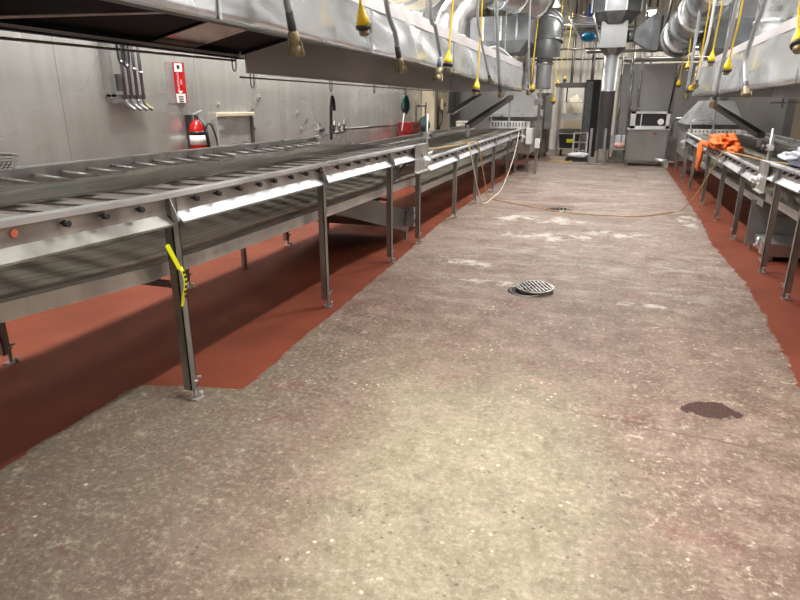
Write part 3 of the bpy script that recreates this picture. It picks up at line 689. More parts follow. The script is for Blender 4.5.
text_mesh('lettering', 'FIRE\nEXTINGUISHER', .03, 'white', t, Matrix.Translation(c0+nrm*.003)@mw)
a = c0+nrm*.002+Vector((0, 0, -.125))
MB().hull([a-along*.03+Vector((0, 0, .03)), a+along*.03+Vector((0, 0, .03)), a+Vector((0, 0, -.005))], [a-along*.03+Vector((0, 0, .03))+nrm*.003, a+along*.03+Vector((0, 0, .03))+nrm*.003, a+Vector((0, 0, -.005))+nrm*.003]).build('arrow', 'white', t)
MB().box(-4.799, -4.795, 5.90, 6.03, 1.63, 2.07).build('back_plate', 'lip', t)

t = T('fire_extinguisher', 'red fire extinguisher with white label hung on the left wall', 'extinguisher', (-4.68, 6.3, .98))
cx, cy = -4.67, 6.19
MB().lathe([(0, .08), (.01, .095), (.35, .095), (.42, .075), (.455, .035), (.47, .025)], (cx, cy, .98), (0, 0, 1), 24).build('cylinder', 'red', t)
MB().lathe([(0, .0965), (.11, .0965)], (cx, cy, 1.16), (0, 0, 1), 24).build('label_band', 'white', t)
MB().lathe([(0, .0965), (.02, .0975), (.04, .0965)], (cx, cy, 1.275), (0, 0, 1), 24).build('strap', 'black', t)
MB().box(cx-.02, cx+.02, cy-.02, cy+.02, 1.45, 1.5, .004).build('valve', 'darksteel', t)
MB().hull([(cx-.012, cy-.04, 1.5), (cx+.012, cy-.04, 1.5), (cx+.012, cy+.12, 1.54), (cx-.012, cy+.12, 1.54)], [(cx-.012, cy-.04, 1.515), (cx+.012, cy-.04, 1.515), (cx+.012, cy+.12, 1.555), (cx-.012, cy+.12, 1.555)]).build('handle', 'bright', t)
MB().tube([(cx+.02, cy, 1.47), (cx+.12, cy-.03, 1.38), (cx+.13, cy+.02, 1.14), (cx+.1, cy+.2, 1.08), (cx+.06, cy+.28, 1.2), (cx+.03, cy+.24, 1.38), (cx+.02, cy+.16, 1.38), (cx+.02, cy+.14, 1.25)], .012, 8).build('discharge_hose', 'black', t)
MB().lathe([(0, .02), (.1, .026), (.36, .042)], (cx+.02, cy+.14, 1.34), (0, .04, -1), 12).build('horn', 'black', t)
MB().box(-4.8, -4.74, cy-.03, cy+.03, 1.0, 1.5).build('wall_bracket', 'darksteel', t)

t = T('access_panel', 'steel access panel with cream bar along its top on the left wall', 'panel', (-4.8, 7.15, .8))
MB().box(-4.8, -4.775, 6.75, 7.55, .9, 1.47, .005).build('sheet', 'wall', t)
MB().box(-4.775, -4.72, 6.73, 7.55, 1.47, 1.52, .008).build('top_bar', 'cream', t)
MB().box(-4.8, -4.755, 7.5, 7.56, .8, 1.47).build('side_strip', 'darksteel', t)
for z in (1.3, 1.05): MB().box(-4.775, -4.755, 6.78, 6.86, z, z+.06, .004).build('latch', 'bright', t)
for i, (y, z) in enumerate(((6.82, 1.62), (7.6, 1.58), (7.62, 1.3), (7.8, 1.72), (8.9, 1.5), (9.2, 1.4), (9.0, 1.25))):
    o = MB().box(-4.8, -4.785, y-.035, y+.035, z-.035, z+.035, .003).lathe([(0, .012), (.025, .012)], (-4.785, y, z), (1, 0, 0), 6).build('wall_plate', 'steel', None, (-4.8, y, z))
    tag(o, 'small square steel fixing plate on the left wall around the access panel', 'plate', 'fixing plates on the left wall')
t = T('wall_rail', 'thin horizontal steel pipe along the left wall behind the conveyors', 'rail', (-4.72, 12.5, 1.2))
MB().tube([(-4.72, 10.6, 1.19), (-4.72, 15.4, 1.19)], .022, 10).build('pipe', 'darksteel', t)
for y in (10.7, 13, 15.2): MB().box(-4.8, -4.7, y-.02, y+.02, 1.16, 1.22).build('clip', 'steel', t)
t = T('valve_cluster', 'small pipe valves standing up by the left wall behind the belt', 'valve', (-4.7, 10.2, 1.15))
for i, (y, h) in enumerate(((10.0, .2), (10.2, .16), (10.42, .22))):
    MB().lathe([(0, .016), (h, .016)], (-4.66, y, 1.15), (0, 0, 1), 8).lathe([(0, .028), (.05, .028)], (-4.66, y, 1.15+h*.5), (0, 0, 1), 8).build('valve', 'darksteel', t)
MB().tube([(-4.66, 9.9, 1.15), (-4.66, 10.5, 1.15)], .02, 8).build('header', 'darksteel', t)
for y in (9.95, 10.45): MB().box(-4.8, -4.66, y-.02, y+.02, 1.13, 1.17).build('wall_clip', 'steel', t)

# things hanging from the hood rod
t = T('hanging_strap', 'black strap looped over a hook on the left hood rod', 'strap', (-3.74, 7.96, 1.8))
MB().tube([(-3.74, 7.91, 1.15), (-3.735, 7.91, 1.4), (-3.73, 7.92, 1.6), (-3.73, 7.96, 1.72), (-3.73, 8.01, 1.66), (-3.735, 8.03, 1.54)], .022, 8).build('strap', 'black', t)
MB().tube([(-3.73, 7.96, 1.71), (-3.74, 7.96, 1.8)], .008, 6).build('snap_hook', 'galv', t)
MB().box(-3.76, -3.71, 7.89, 7.95, 1.24, 1.34, .006).build('buckle', 'darksteel', t)
t = T('hanging_brush', 'dark green brush with pale handle hung from the left hood rod', 'brush', (-3.74, 11.2, 1.8))
MB().blob((-3.74, 11.2, 1.62), (.07, .13, .17), 3, .25, 3, 1).build('bristle_head', 'green', t)
MB().tube([(-3.74, 11.15, 1.5), (-3.76, 11.05, 1.15)], .014, 8).build('handle', 'white', t)
MB().tube([(-3.74, 11.2, 1.75), (-3.74, 11.2, 1.82)], .006, 6).build('loop', 'black', t)

# wire guard at the left edge
t = T('mesh_guard', 'upright wire mesh guard on the far rail at the left photo edge', 'guard', (-3.5, 2.55, 1.2))
fr = [(-3.5, 2.0, 1.24), (-3.5, 2.0, 1.36), (-3.5, 2.05, 1.40), (-3.5, 2.78, 1.32), (-3.5, 2.82, 1.28), (-3.5, 2.80, 1.23)]
MB().tube(fr, .009, 8).build('frame', 'bright', t)
q = MB()
for i in range(26): y = 2.03+i*.029; q.tube([(-3.5, y, 1.235), (-3.47, y+.02, 1.37-.1*(i/26))], .003, 4, False)
for i in range(5): z = 1.24+i*.022; q.tube([(-3.5+.006*i, 2.02, z), (-3.5+.006*i, 2.79, z-.004*i)], .003, 4, False)
q.build('wire_mesh', 'darksteel', t)

# yellow tag on leg
t = T('caution_tag', 'bright yellow tape with black print tied round the near left conveyor leg', 'tape', (-2.1, 2.5, .8))
MB().hull([(-2.082, 2.405, .925), (-2.078, 2.43, .935), (-2.066, 2.485, .80), (-2.070, 2.465, .79)], [(-2.076, 2.405, .925), (-2.072, 2.43, .935), (-2.060, 2.485, .80), (-2.064, 2.465, .79)]).build('loop', 'tape', t)
MB().sheet(lambda u, v: (-2.066+.012*math.sin(v*4), 2.475+u*.026+.010*math.sin(v*5), .80-.21*v), 3, 12, .004).build('tail', 'tape', t)
for k in range(6): MB().box(-2.065+.008, -2.048, 2.488+.006*math.sin(k), 2.500+.006*math.sin(k), .765-k*.026, .777-k*.026).build('print_mark', 'black', t)

# ------------------------------------------------------------------ things on the floor
t = T('floor_drain', 'round floor drain in the aisle with slotted grate lying askew', 'drain', (-.57, 5.28, 0))
MB().lathe([(0, .17), (.004, .17), (.004, .14)], (-.6, 5.28, .0), (0, 0, 1), 28).build('rim', 'iron', t)
MB().lathe([(0, .138), (.002, .138)], (-.6, 5.28, .0035), (0, 0, 1), 28).build('pit', 'pit', t)
t = T('drain_grate', 'loose round slotted drain grate tilted on the nearer floor drain', 'grate', (-.54, 5.32, .01))
def tz(x, y): return .016+.03*((y-5.2)/.3+.5)*.6
q = MB()
for i in range(28):
    a, b2 = 2*PI*i/28, 2*PI*(i+1)/28
    f = lambda an, r: (-.53+r*math.cos(an), 5.31+r*math.sin(an))
    pts = [f(a, .145), f(b2, .145), f(b2, .17), f(a, .17)]
    q.hull([(x, y, tz(x, y)) for x, y in pts], [(x, y, tz(x, y)+.014) for x, y in pts])
q.build('rim', 'iron', t)
for k in range(9):
    xx = -.136+k*.034; hw = math.sqrt(max(0, .15**2-xx**2))
    c, s_ = math.cos(.5), math.sin(.5)
    w2 = lambda u, v: (-.53+u*c-v*s_, 5.31+u*s_+v*c)
    a, b2 = w2(xx, -hw), w2(xx, hw)
    MB().bar((*a, tz(*a)+.012), (*b2, tz(*b2)+.012), .015, .014).build('bar', 'iron', t)
for k in range(3):
    v = -.075+k*.075; hw = math.sqrt(.15**2-v**2); a, b2 = w2(-hw, v), w2(hw, v)
    MB().bar((*a, tz(*a)+.01), (*b2, tz(*b2)+.01), .014, .012).build('bar', 'iron', t)
t = T('floor_drain', 'farther floor drain set in a dark wet patch of the aisle', 'drain', (-.7, 10.0, 0))
MB().lathe([(0, .2), (.004, .2), (.004, .16)], (-.7, 10.05, 0), (0, 0, 1), 24).build('rim', 'iron', t)
MB().lathe([(0, .158), (.002, .158)], (-.7, 10.05, .002), (0, 0, 1), 24).build('pit', 'pit', t)
for k in range(5):
    x = -.7-.12+k*.06; hw = math.sqrt(.157**2-(x+.7)**2)
    MB().box(x-.012, x+.012, 10.05-hw, 10.05+hw, .004, .009).build('bar', 'iron', t)

o = MB().tube([(-2.75, 7.45, 1.0), (-2.6, 8.4, 1.0), (-2.35, 9.2, 1.01), (-2.14, 9.75, 1.05), (-2.06, 9.9, 1.02), (-2.02, 10.15, .6), (-1.98, 10.5, .1), (-1.9, 10.68, .014), (-1.3, 10.2, .014), (-.67, 9.75, .014), (.0, 9.62, .014), (.51, 9.7, .014), (.95, 10.2, .014), (1.15, 10.45, .02), (1.3, 10.1, .35), (1.44, 9.75, .85), (1.5, 9.65, .99), (1.62, 9.3, .985), (1.85, 8.7, .95), (2.1, 8.1, .95)], .008, 8).build('air_hose', 'ropeyellow', None, (-2.0, 10.2, 0))
tag(o, 'thin amber hose crossing the aisle floor from left conveyor to right conveyor', 'hose')
o = MB().tube([(-2.06, 9.2, 1.06), (-2.03, 9.35, .8), (-2.0, 9.8, .25), (-1.97, 10.1, .02), (-1.95, 10.9, .02), (-2.0, 12.2, .05), (-2.03, 13.6, .5), (-2.06, 14.4, .95), (-2.1, 14.6, 1.1)], .009, 8).build('air_hose', 'cream', None, (-2.0, 10.5, 0))
tag(o, 'pale cream hose looping from the left conveyor rail down to the floor and back', 'hose')
# orange cloth on the right conveyor
t = T('orange_apron', 'crumpled orange cloth lying over the right conveyor rail', 'cloth', (1.62, 10.5, .98))
MB().blob((1.60, 10.5, 1.08), (.17, .5, .11), 4, .75, 2.6, 4).blob((1.66, 9.8, 1.01), (.09, .25, .05), 3, .6, 2.5, 8).build('bundle', 'orange', t)
MB().blob((1.49, 11.3, 1.0), (.06, .5, .05), 3, .5, 3, 2).blob((1.455, 11.75, .82), (.04, .22, .22), 3, .5, 3, 5).blob((1.46, 11.8, .62), (.035, .1, .1), 3, .5, 3, 6).build('hanging_sleeve', 'orange', t)
t = T('film_bag', 'pale blue plastic film bag lying on the right conveyor belt by the photo edge', 'bag', (1.95, 6.9, 1.04))
MB().blob((1.86, 7.0, 1.12), (.22, .38, .08), 4, .5, 2.4, 3).build('film', 'bag', t)
MB().blob((1.74, 6.55, 1.08), (.14, .3, .04), 3, .4, 2.4, 6).build('dark_fold', 'navy', t)

# ------------------------------------------------------------------ ovens at the far ends
def oven(label, x0, x1, y0, zb_, zt_, zp0, zp1, ch):
    t = T('oven_inlet', label, 'oven', ((x0+x1)/2, y0+1, 0))
    MB().box(x0, x1, y0, y0+2.2, .45, zp0, .01).build('body', 'steel', t)
    q = MB().box(x0, x1-.02, y0-.06, y0-.02, zp0, zp1, .004)
    fp = q.build('slotted_panel', 'white', t)
    n = 12
    for i in range(n):
        xx = x0+.06+i*(x1-x0-.14)/n
        MB().box(xx, xx+.025, y0-.065, y0-.059, zp0+.05, zp1-.03).build('slot', 'darksteel', fp)
    MB().box(x0-.05, x1+.02, y0-.02, y0+2.2, zp1, zp1+.1).build('fascia', 'darksteel', t)
    zz = zp1+.1; m = (x1-x0)*.28
    MB().hull([(x0-.05, y0-.05, zz), (x1+.03, y0-.05, zz), (x1+.03, y0+2.2, zz), (x0-.05, y0+2.2, zz)],
              [(x0+m, y0+.7, zt_), (x1-m*.45, y0+.7, zt_), (x1-m*.45, y0+1.6, zt_), (x0+m, y0+1.6, zt_)]).build('hood_cone', 'bright', t)
    for x in (x0+.05, x1-.05):
        for y in (y0+.05, y0+2.1): MB().box(x-.03, x+.03, y-.03, y+.03, 0, .45).build('leg', 'legsteel', t)
    MB().box(x1-.08, x1+.06, y0-.3, y0, .7, 1.08, .01).build('control_box', 'white', t)
    MB().tube([(x0+.05, y0-.08, zp1-.05), (x0+.05, y0-.1, zp1+.18), (x0+.3, y0-.1, zp1+.2)], .015, 8).build('guard_rail', 'bright', t)
    xx = (x0+x1)/2+.15
    MB().lathe([(0, .2), (2.0, .2)], (xx, y0+1.15, zt_-.02), (0, 0, 1), 20).build('flue', 'duct', t)
oven('left oven mouth with white slotted panel and sloping shiny hood', -2.98, -1.95, 15.75, 1.3, 1.98, 1.06, 1.24, 0)
oven('right oven mouth with white slotted panel and sloping shiny hood', 1.62, 2.72, 15.6, 1.2, 1.72, .98, 1.1, 0)
t = T('transfer_chute', 'dark inclined chute bar rising to the left hood end', 'chute', (-2.7, 13.5, 1.2))
MB().bar((-2.62, 11.6, 1.24), (-2.42, 15.3, 1.80), .12, .09).build('channel', 'darksteel', t)
MB().bar((-2.62, 11.6, 1.04), (-2.62, 11.6, 1.26), .05, .05).build('support', 'bright', t)
MB().bar((-2.43, 15.25, 1.08), (-2.43, 15.25, 1.80), .04, .04).build('support', 'bright', t)
MB().bar((-3.1, 12.0, 1.45), (-2.95, 14.2, 1.85), .16, .03).bar((-3.1, 12.0, 1.06), (-3.1, 12.0, 1.46), .03, .03).build('side_sheet', 'bright', t)
t = T('transfer_chute', 'dark inclined chute bar rising to the right hood end', 'chute', (2.3, 12.6, 1))
MB().bar((2.25, 11.3, 1.15), (2.05, 15.2, 1.60), .12, .08).build('channel', 'darksteel', t)
MB().bar((2.25, 11.35, .95), (2.25, 11.35, 1.16), .05, .05).build('support', 'bright', t)
MB().bar((2.06, 15.1, .98), (2.06, 15.1, 1.6), .04, .04).build('support', 'bright', t)

# ------------------------------------------------------------------ ducts overhead
def ribbed(label, pts, r, mat, ribs, rr=.03):
    t = T('round_duct', label, 'duct', pts[0])
    MB().tube(pts, r, 28).build('pipe', mat, t)
    for k, (p, d) in enumerate(ribs):
        MB().lathe([(-.03, r+.005), (-.02, r+rr), (.02, r+rr), (.03, r+.005)], p, d, 28).build('band', 'ductgrey' if rr > .04 and k % 2 else 'galv', t)
    return t
ribbed('large cream wrapped duct lying over the near left hood', [(-3.0, 6.0, 3.45), (-3.0, 8.0, 3.45), (-3.0, 9.6, 3.45)], .48, 'cream', [((-3, y, 3.45), (0, 1, 0)) for y in (6.2, 7.2, 8.0, 8.8, 9.5)])
ribbed('silver elbow duct dropping into the left hood top', [(-1.95, 12.6, 4.0), (-2.25, 12.2, 3.75), (-2.6, 11.6, 3.45), (-2.85, 11.2, 3.1), (-2.9, 11.1, 2.8), (-2.9, 11.1, 2.53)], .27, 'duct', [((-2.9, 11.1, 2.75), (0, 0, 1))])
ribbed('wide ribbed silver duct high above the left hood far end', [(-3.3, 12.6, 4.0), (-2.5, 13.6, 3.95), (-1.75, 14.6, 3.85)], .42, 'duct', [((-3.3+1.55*k, 12.6+2*k, 4-.15*k), (1.55, 2, -.15)) for k in (.1, .3, .5, .7, .95)])
ribbed('ringed grey elbow duct turning down over the left oven', [(-2.0, 18.6, 3.6), (-1.9, 17.3, 3.58), (-1.82, 16.5, 3.4), (-1.78, 16.2, 3.05), (-1.78, 16.2, 2.75)], .36, 'ductgrey', [((-1.95, 17.9, 3.59), (.1, -1, 0)), ((-1.87, 17.1, 3.56), (.1, -1, -.1)), ((-1.82, 16.55, 3.42), (.05, -.7, -.6)), ((-1.78, 16.25, 3.1), (0, -.15, -1))], .05)
ribbed('vertical silver duct stub beside the left hood far corner', [(-1.78, 16.2, 2.76), (-1.78, 16.2, 2.4), (-1.78, 16.2, 2.0)], .19, 'stack', [((-1.78, 16.2, 2.6), (0, 0, 1))])
t = T('plenum_box', 'dark grey angular plenum above the left hood far end', 'duct', (-2.6, 15, 2.7))
MB().hull([(-3.1, 14.6, 2.75), (-2.2, 14.6, 2.75), (-2.2, 15.6, 2.75), (-3.1, 15.6, 2.75)], [(-3.3, 14.5, 3.0), (-2.0, 14.5, 3.0), (-2.0, 15.8, 3.0), (-3.3, 15.8, 3.0)]).box(-3.3, -2.0, 14.5, 15.8, 3.0, 3.5).build('box', 'ductgrey', t)
for x in (-3.0, -2.6, -2.25): MB().box(x-.02, x+.02, 14.48, 14.51, 3.0, 3.5).build('rib', 'galv', t)
for x in (-3.1, -2.2): MB().lathe([(0, .012), (2.1, .012)], (x, 15.1, 3.5), (0, 0, 1), 6).build('hanger', 'galv', t)
t = T('vent_cowl', 'white curved sheet cowl above the left hood end', 'cowl', (-2.5, 14.2, 2.55))
MB().sheet(lambda u, v: (-2.95+.75*u, 13.9+.5*v, 2.56+.28*math.sin(PI*min(1, .1+u*.9))*(1-.3*v)), 10, 4, .02).build('sheet', 'white', t)
ribbed('ribbed silver duct with ring end beyond the right hood', [(1.9, 11.0, 4.3), (1.6, 13.4, 3.75), (1.3, 15.5, 3.25), (1.2, 16.2, 3.05)], .36, 'duct', [((1.9-.7*k, 11+5.2*k, 4.3-1.25*k), (-.7, 5.2, -1.25)) for k in (.45, .58, .7, .82, .93, .985)], .06)
ribbed('smooth silver duct dropping into the right hood top', [(2.3, 9.0, 3.9), (2.3, 10.2, 3.8), (2.3, 11.0, 3.4), (2.3, 11.2, 2.9), (2.3, 11.2, 2.4)], .42, 'galv', [((2.3, 11.2, 2.8), (0, 0, 1))])
t = T('plenum_box', 'dark grey plenum box above the right hood', 'duct', (2.4, 15, 2.6))
MB().hull([(1.75, 14.2, 2.7), (3.4, 14.2, 2.7), (3.4, 16.5, 2.7), (1.75, 16.5, 2.7)], [(1.6, 14.0, 3.2), (3.6, 14.0, 3.2), (3.6, 16.7, 3.2), (1.6, 16.7, 3.2)]).box(1.6, 3.6, 14, 16.7, 3.2, 4.0).build('box', 'ductgrey', t)
for x in (2.0, 2.6, 3.2): MB().box(x-.03, x+.03, 13.97, 14.01, 3.2, 4.0).build('rib', 'galv', t)
for x, y in ((1.9, 14.5), (3.3, 16.2)): MB().lathe([(0, .012), (1.6, .012)], (x, y, 4.0), (0, 0, 1), 6).build('hanger', 'galv', t)

# central stack
t = T('exhaust_stack', 'tall grey exhaust stack with octagonal hopper standing at the aisle end', 'duct', (-.22, 18.9, 0))
cx, cy = -.25, 18.9
MB().lathe([(0, .19), (1.55, .19), (1.55, .205), (1.6, .205), (1.6, .2), (2.55, .2)], (cx, cy, .42), (0, 0, 1), 24).build('pipe', 'stack', t)
def octa(r, z): return [(cx+r*math.cos(PI/8+k*PI/4), cy+r*math.sin(PI/8+k*PI/4), z) for k in range(8)]
MB().hull(octa(.21, 2.95), octa(.37, 3.12)).build('lower_collar', 'stack', t)
MB().box(cx-.34, cx+.34, cy-.34, cy+.34, 3.12, 3.78).build('box_section', 'stack', t)
MB().hull(octa(.42, 3.72), octa(.68, 4.0)).hull(octa(.68, 4.0), octa(.68, 4.55)).build('hopper', 'ductgrey', t)
for k in range(8):
    p, q_ = octa(.685, 4.0)[k], octa(.685, 4.55)[k]
    MB().bar(p, q_, .04, .04).build('hopper_rib', 'stack', t)
MB().lathe([(0, .16), (.2, .16)], (cx+.33, cy, 3.42), (1, 0, 0), 18).build('branch_pipe', 'ductgrey', t)
bx = cx+.53
MB().hull([(bx, cy-.16, 3.28), (bx, cy+.16, 3.28), (bx, cy+.16, 3.58), (bx, cy-.16, 3.58)], [(bx+.42, cy-.4, 3.02), (bx+.42, cy+.4, 3.02), (bx+.42, cy+.4, 3.9), (bx+.42, cy-.4, 3.9)]).build('transition', 'ductgrey', t)
MB().box(bx+.42, bx+.62, cy-.4, cy+.4, 3.02, 3.9).box(bx+.68, bx+.82, cy-.4, cy+.4, 3.04, 3.88).build('filter_box', 'ductgrey', t)
MB().box(bx+.61, bx+.69, cy-.39, cy+.39, 3.05, 3.87).build('gasket', 'black', t)
for x, h in ((cx-.33, 1.0), (cx+.05, 1.0)): MB().box(x-.035, x+.035, 18.35, 18.42, 0, h, .005).build('guard_post', 'stack', t)
for x in (cx-.12, cx+.12): MB().box(x-.03, x+.03, cy-.03, cy+.03, 0, .44).build('leg', 'legsteel', t)
MB().box(cx-.45, cx+.2, 18.3, 18.48, 0, .02).build('base_plate', 'legsteel', t)

# cabinet
t = T('control_cabinet', 'stainless cabinet on short legs with a dark glass window box on top', 'cabinet', (.9, 18.7, 0))
MB().box(.38, 1.42, 18.35, 19.1, .14, .98, .012).build('body', 'panelgrey', t)
MB().box(.36, 1.44, 18.33, 19.12, .98, 1.01).build('ledge', 'bright', t)
w_ = MB().box(.42, .55, 18.42, 18.5, 1.01, 1.46).box(1.33, 1.42, 18.42, 18.5, 1.01, 1.46).box(.42, 1.42, 18.42, 18.5, 1.4, 1.46).box(.42, 1.42, 18.42, 18.5, 1.01, 1.08).box(.68, .71, 18.43, 18.49, 1.08, 1.4).build('window_frame', 'bright', t)
MB().box(.55, 1.33, 18.455, 18.465, 1.08, 1.4).build('pane', 'glass', w_)
MB().box(.42, 1.42, 18.52, 19.05, 1.01, 1.46).build('housing', 'ductgrey', t)
MB().lathe([(0, .03), (.008, .08), (.012, .08)], (1.2, 18.452, 1.19), (0, -1, 0), 16).build('dial', 'white', t)
for x, y in ((.44, 18.42), (1.36, 18.42), (.44, 19.0), (1.36, 19.0)): MB().box(x-.025, x+.025, y-.025, y+.025, 0, .14).build('leg', 'legsteel', t)
MB().box(1.05, 1.13, 18.335, 18.352, .86, .89).build('handle', 'red', t)
t = T('floor_pump', 'small silver pump fitting on the floor at the cabinet foot', 'pump', (1.45, 18.1, 0))
MB().lathe([(0, .05), (.3, .06), (.32, .03), (.5, .03)], (1.15, 18.1, .2), (1, -.1, -.12), 12).build('barrel', 'bright', t)
MB().box(1.38, 1.5, 18.02, 18.16, 0, .16).build('base', 'steel', t)
MB().tube([(1.52, 18.6, .0), (1.52, 18.6, 1.0), (1.56, 18.55, 1.25), (1.75, 18.5, 1.28), (1.85, 18.5, 1.2), (1.86, 18.5, .9)], .03, 10).build('pipe', 'galv', t)

# conduits in front of the partition
for lab, pts, r in (('thin vertical conduit nearest the stack before the grey partition', [(.12, 20.3, 0), (.05, 20.3, 3.0)], .03), ('vertical conduit second from the stack before the grey partition', [(.4, 20.3, 0), (.35, 20.3, 3.6)], .035), ('vertical conduit farthest from the stack before the grey partition', [(.62, 20.35, 0), (.6, 20.35, 4.2)], .03)):
    t = T('conduit', lab, 'pipe', pts[0], 'vertical conduits before the partition')
    MB().tube(pts, r, 8).build('pipe', 'galv', t)
    MB().box(pts[0][0]-.06, pts[0][0]+.06, 20.31, 20.45, 1.5, 1.56).build('clip', 'steel', t)
t = T('leaning_pole', 'long black pole leaning on the grey partition beside the cabinet', 'pole', (1.42, 20.2, 0))
MB().tube([(1.36, 19.9, 0), (1.62, 20.42, 2.75)], .025, 8).build('shaft', 'black', t)
# low bench with cartons left of the cabinet
t = T('scale_bench', 'low dark bench between the stack and the cabinet', 'bench', (.15, 19.3, 0))
MB().box(-.1, .36, 19.0, 19.6, .38, .42).build('top', 'steel', t)
for x in (-.06, .32):
    for y in (19.04, 19.56): MB().box(x-.02, x+.02, y-.02, y+.02, 0, .38).build('leg', 'darksteel', t)
MB().box(-.08, .34, 19.1, 19.5, .1, .16).build('lower_shelf', 'darksteel', t)
for i, (x, w2_) in enumerate(((-.06, .09), (.07, .16), (.27, .08))):
    o = MB().box(x, x+w2_, 19.35, 19.55, .42, .78, .01).build('carton', 'palecarton', None, (x+w2_/2, 19.45, .42))
    tag(o, ('narrow white carton at the stack end of the low bench', 'widest white carton in the middle of the low bench', 'narrow white carton at the cabinet end of the low bench')[i], 'box', 'cartons on the low bench')
o = MB().blob((.2, 19.14, .5), (.16, .1, .085), 3, .3, 3, 2).build('film_bundle', 'pink', None, (.2, 19.14, .42))
tag(o, 'pinkish film bundle at the front of the low bench', 'bundle')

# doorway region at the far left end of the aisle
t = T('open_frame_machine', 'grey open machine frame with lit interior at the far aisle end', 'machine', (-1.4, 22, 0))
MB().box(-1.86, -1.76, 21.9, 22.0, 0, 2.3).build('post', 'steel', t)
MB().box(-1.05, -.98, 21.9, 22.0, 0, 2.3).build('post', 'steel', t)
MB().box(-1.86, -.98, 21.88, 22.0, 2.18, 2.34).build('header', 'darksteel', t)
MB().box(-1.76, -1.05, 21.9, 22.0, 1.16, 1.36).build('cross_panel', 'galv', t)
MB().box(-1.76, -1.05, 21.9, 22.0, .72, .86).build('cross_panel', 'darksteel', t)
MB().box(-1.76, -1.05, 21.96, 22.0, 1.7, 1.73).build('rail', 'bright', t)
MB().tube([(-1.6, 21.95, 1.73), (-1.6, 21.95, 2.18)], .02, 8).build('rail', 'black', t)
MB().box(-1.8, -1.0, 23.2, 23.25, 0, 2.3).build('back_sheet', 'offwhite', t)
o = MB().blob((-1.4, 22.9, 1.55), (.25, .15, .4), 3, .4, 3, 3).build('wrapped_bundle', 'cream', None, (-1.4, 22.9, 1.15))
q = MB().box(-1.7, -1.1, 22.7, 23.1, 0, 1.15); o2 = q.build('plinth', 'beige', None, (-1.4, 22.9, 0))
tag(o, 'cream wrapped bundle on a plinth inside the far machine frame', 'bundle'); tag(o2, 'beige plinth standing inside the far machine frame', 'plinth')
t = T('machine_casing', 'tall grey steel machine casing left of the far machine frame', 'machine', (-2.5, 20.6, 0))
MB().box(-3.2, -2.02, 20.2, 21.4, .12, 2.0, .02).build('body', 'darksteel', t)
MB().box(-2.9, -2.15, 20.17, 20.2, .5, 1.5, .01).build('door', 'steel', t)
MB().box(-2.1, -1.9, 20.1, 20.5, .9, 1.9, .01).build('switch_cabinet', 'panelgrey', t)
for x in (-3.1, -2.12):
    for y in (20.3, 21.3): MB().box(x-.04, x+.04, y-.04, y+.04, 0, .12).build('leg', 'legsteel', t)
t = T('black_bin', 'black bin with yellow plate inside the far machine frame', 'bin', (-1.35, 21.6, 0))
MB().hull([(-1.68, 21.45, .25), (-1.08, 21.45, .25), (-1.08, 21.85, .25), (-1.68, 21.85, .25)], [(-1.72, 21.42, .7), (-1.04, 21.42, .7), (-1.04, 21.88, .7), (-1.72, 21.88, .7)]).build('tub', 'black', t)
MB().box(-1.46, -1.22, 21.41, 21.43, .43, .55).build('plate', 'tape', t)
MB().box(-1.75, -1.05, 21.3, 21.5, .22, .25).build('step', 'galv', t)
for x in (-1.65, -1.12):
    for y in (21.5, 21.8): MB().lathe([(0, .11), (.05, .11)], (x, y, .11), (1, 0, 0), 14).build('wheel', 'black', t)
t = T('dark_locker', 'tall black upright cabinet between the machine frame and the stack', 'cabinet', (-.75, 21.3, 0))
MB().box(-.98, -.52, 21.2, 21.6, 0, 2.4, .02).build('body', 'black', t)
MB().box(-.96, -.75, 21.185, 21.2, .1, 2.35).build('door', 'ductgrey', t)
t = T('sack_pallet', 'pale sack lying on a low black pallet by the stack posts', 'sack', (-.95, 19.5, 0))
MB().box(-1.3, -.62, 19.25, 19.75, 0, .1).build('pallet', 'black', t)
MB().blob((-.96, 19.5, .17), (.33, .24, .085), 3, .25, 2, 5).build('sack', 'palecarton', t)
t = T('step_stool', 'small grey step frame behind the pale sack', 'stool', (-.95, 20.2, 0))
for x in (-1.15, -.75): MB().bar((x, 20.0, 0), (x, 20.25, .8), .05, .04).build('side_rail', 'darksteel', t)
for z in (.25, .5, .78): MB().box(-1.15, -.75, 20.0+z*.3, 20.16+z*.3, z, z+.03).build('step', 'steel', t)
o = MB().tube([(-1.75, 19.2, .012), (-1.55, 19.35, .012), (-1.25, 19.0, .012), (-1.1, 19.25, .012), (-1.35, 19.6, .012)], .014, 8).build('extension_cord', 'yellow', None, (-1.4, 19.3, 0))
tag(o, 'yellow cord curled on the floor in front of the far machine frame', 'cord')

# items by the left wall far away
for i, (y, z0, lab) in enumerate(((13.6, .0, 'red plastic crate at the bottom of the stack by the left wall'), (13.6, .33, 'red plastic crate in the middle of the stack by the left wall'), (13.6, .66, 'red plastic crate topmost in the stack by the left wall'), )):
    t = T('plastic_crate', lab, 'crate', (-4.4, 13.9, z0), 'red crates stacked by the left wall')
    q = MB()
    q.box(-4.75, -4.15, y, y+.9, z0, z0+.03)
    for yy in (y, y+.87): q.box(-4.75, -4.15, yy, yy+.03, z0+.03, z0+.32)
    for xx in (-4.75, -4.18): q.box(xx, xx+.03, y, y+.9, z0+.03, z0+.32)
    for k in range(5): q.box(-4.148, -4.135, y+.08+k*.18, y+.11+k*.18, z0+.02, z0+.3)
    q.build('body', 'crate', t)
    MB().box(-4.15, -4.13, y+.3, y+.6, z0+.24, z0+.28).build('handle_slot', 'black', t)
t = T('plastic_crate', 'red crate standing tilted on top of the red crate stack', 'crate', (-4.4, 13.8, .99))
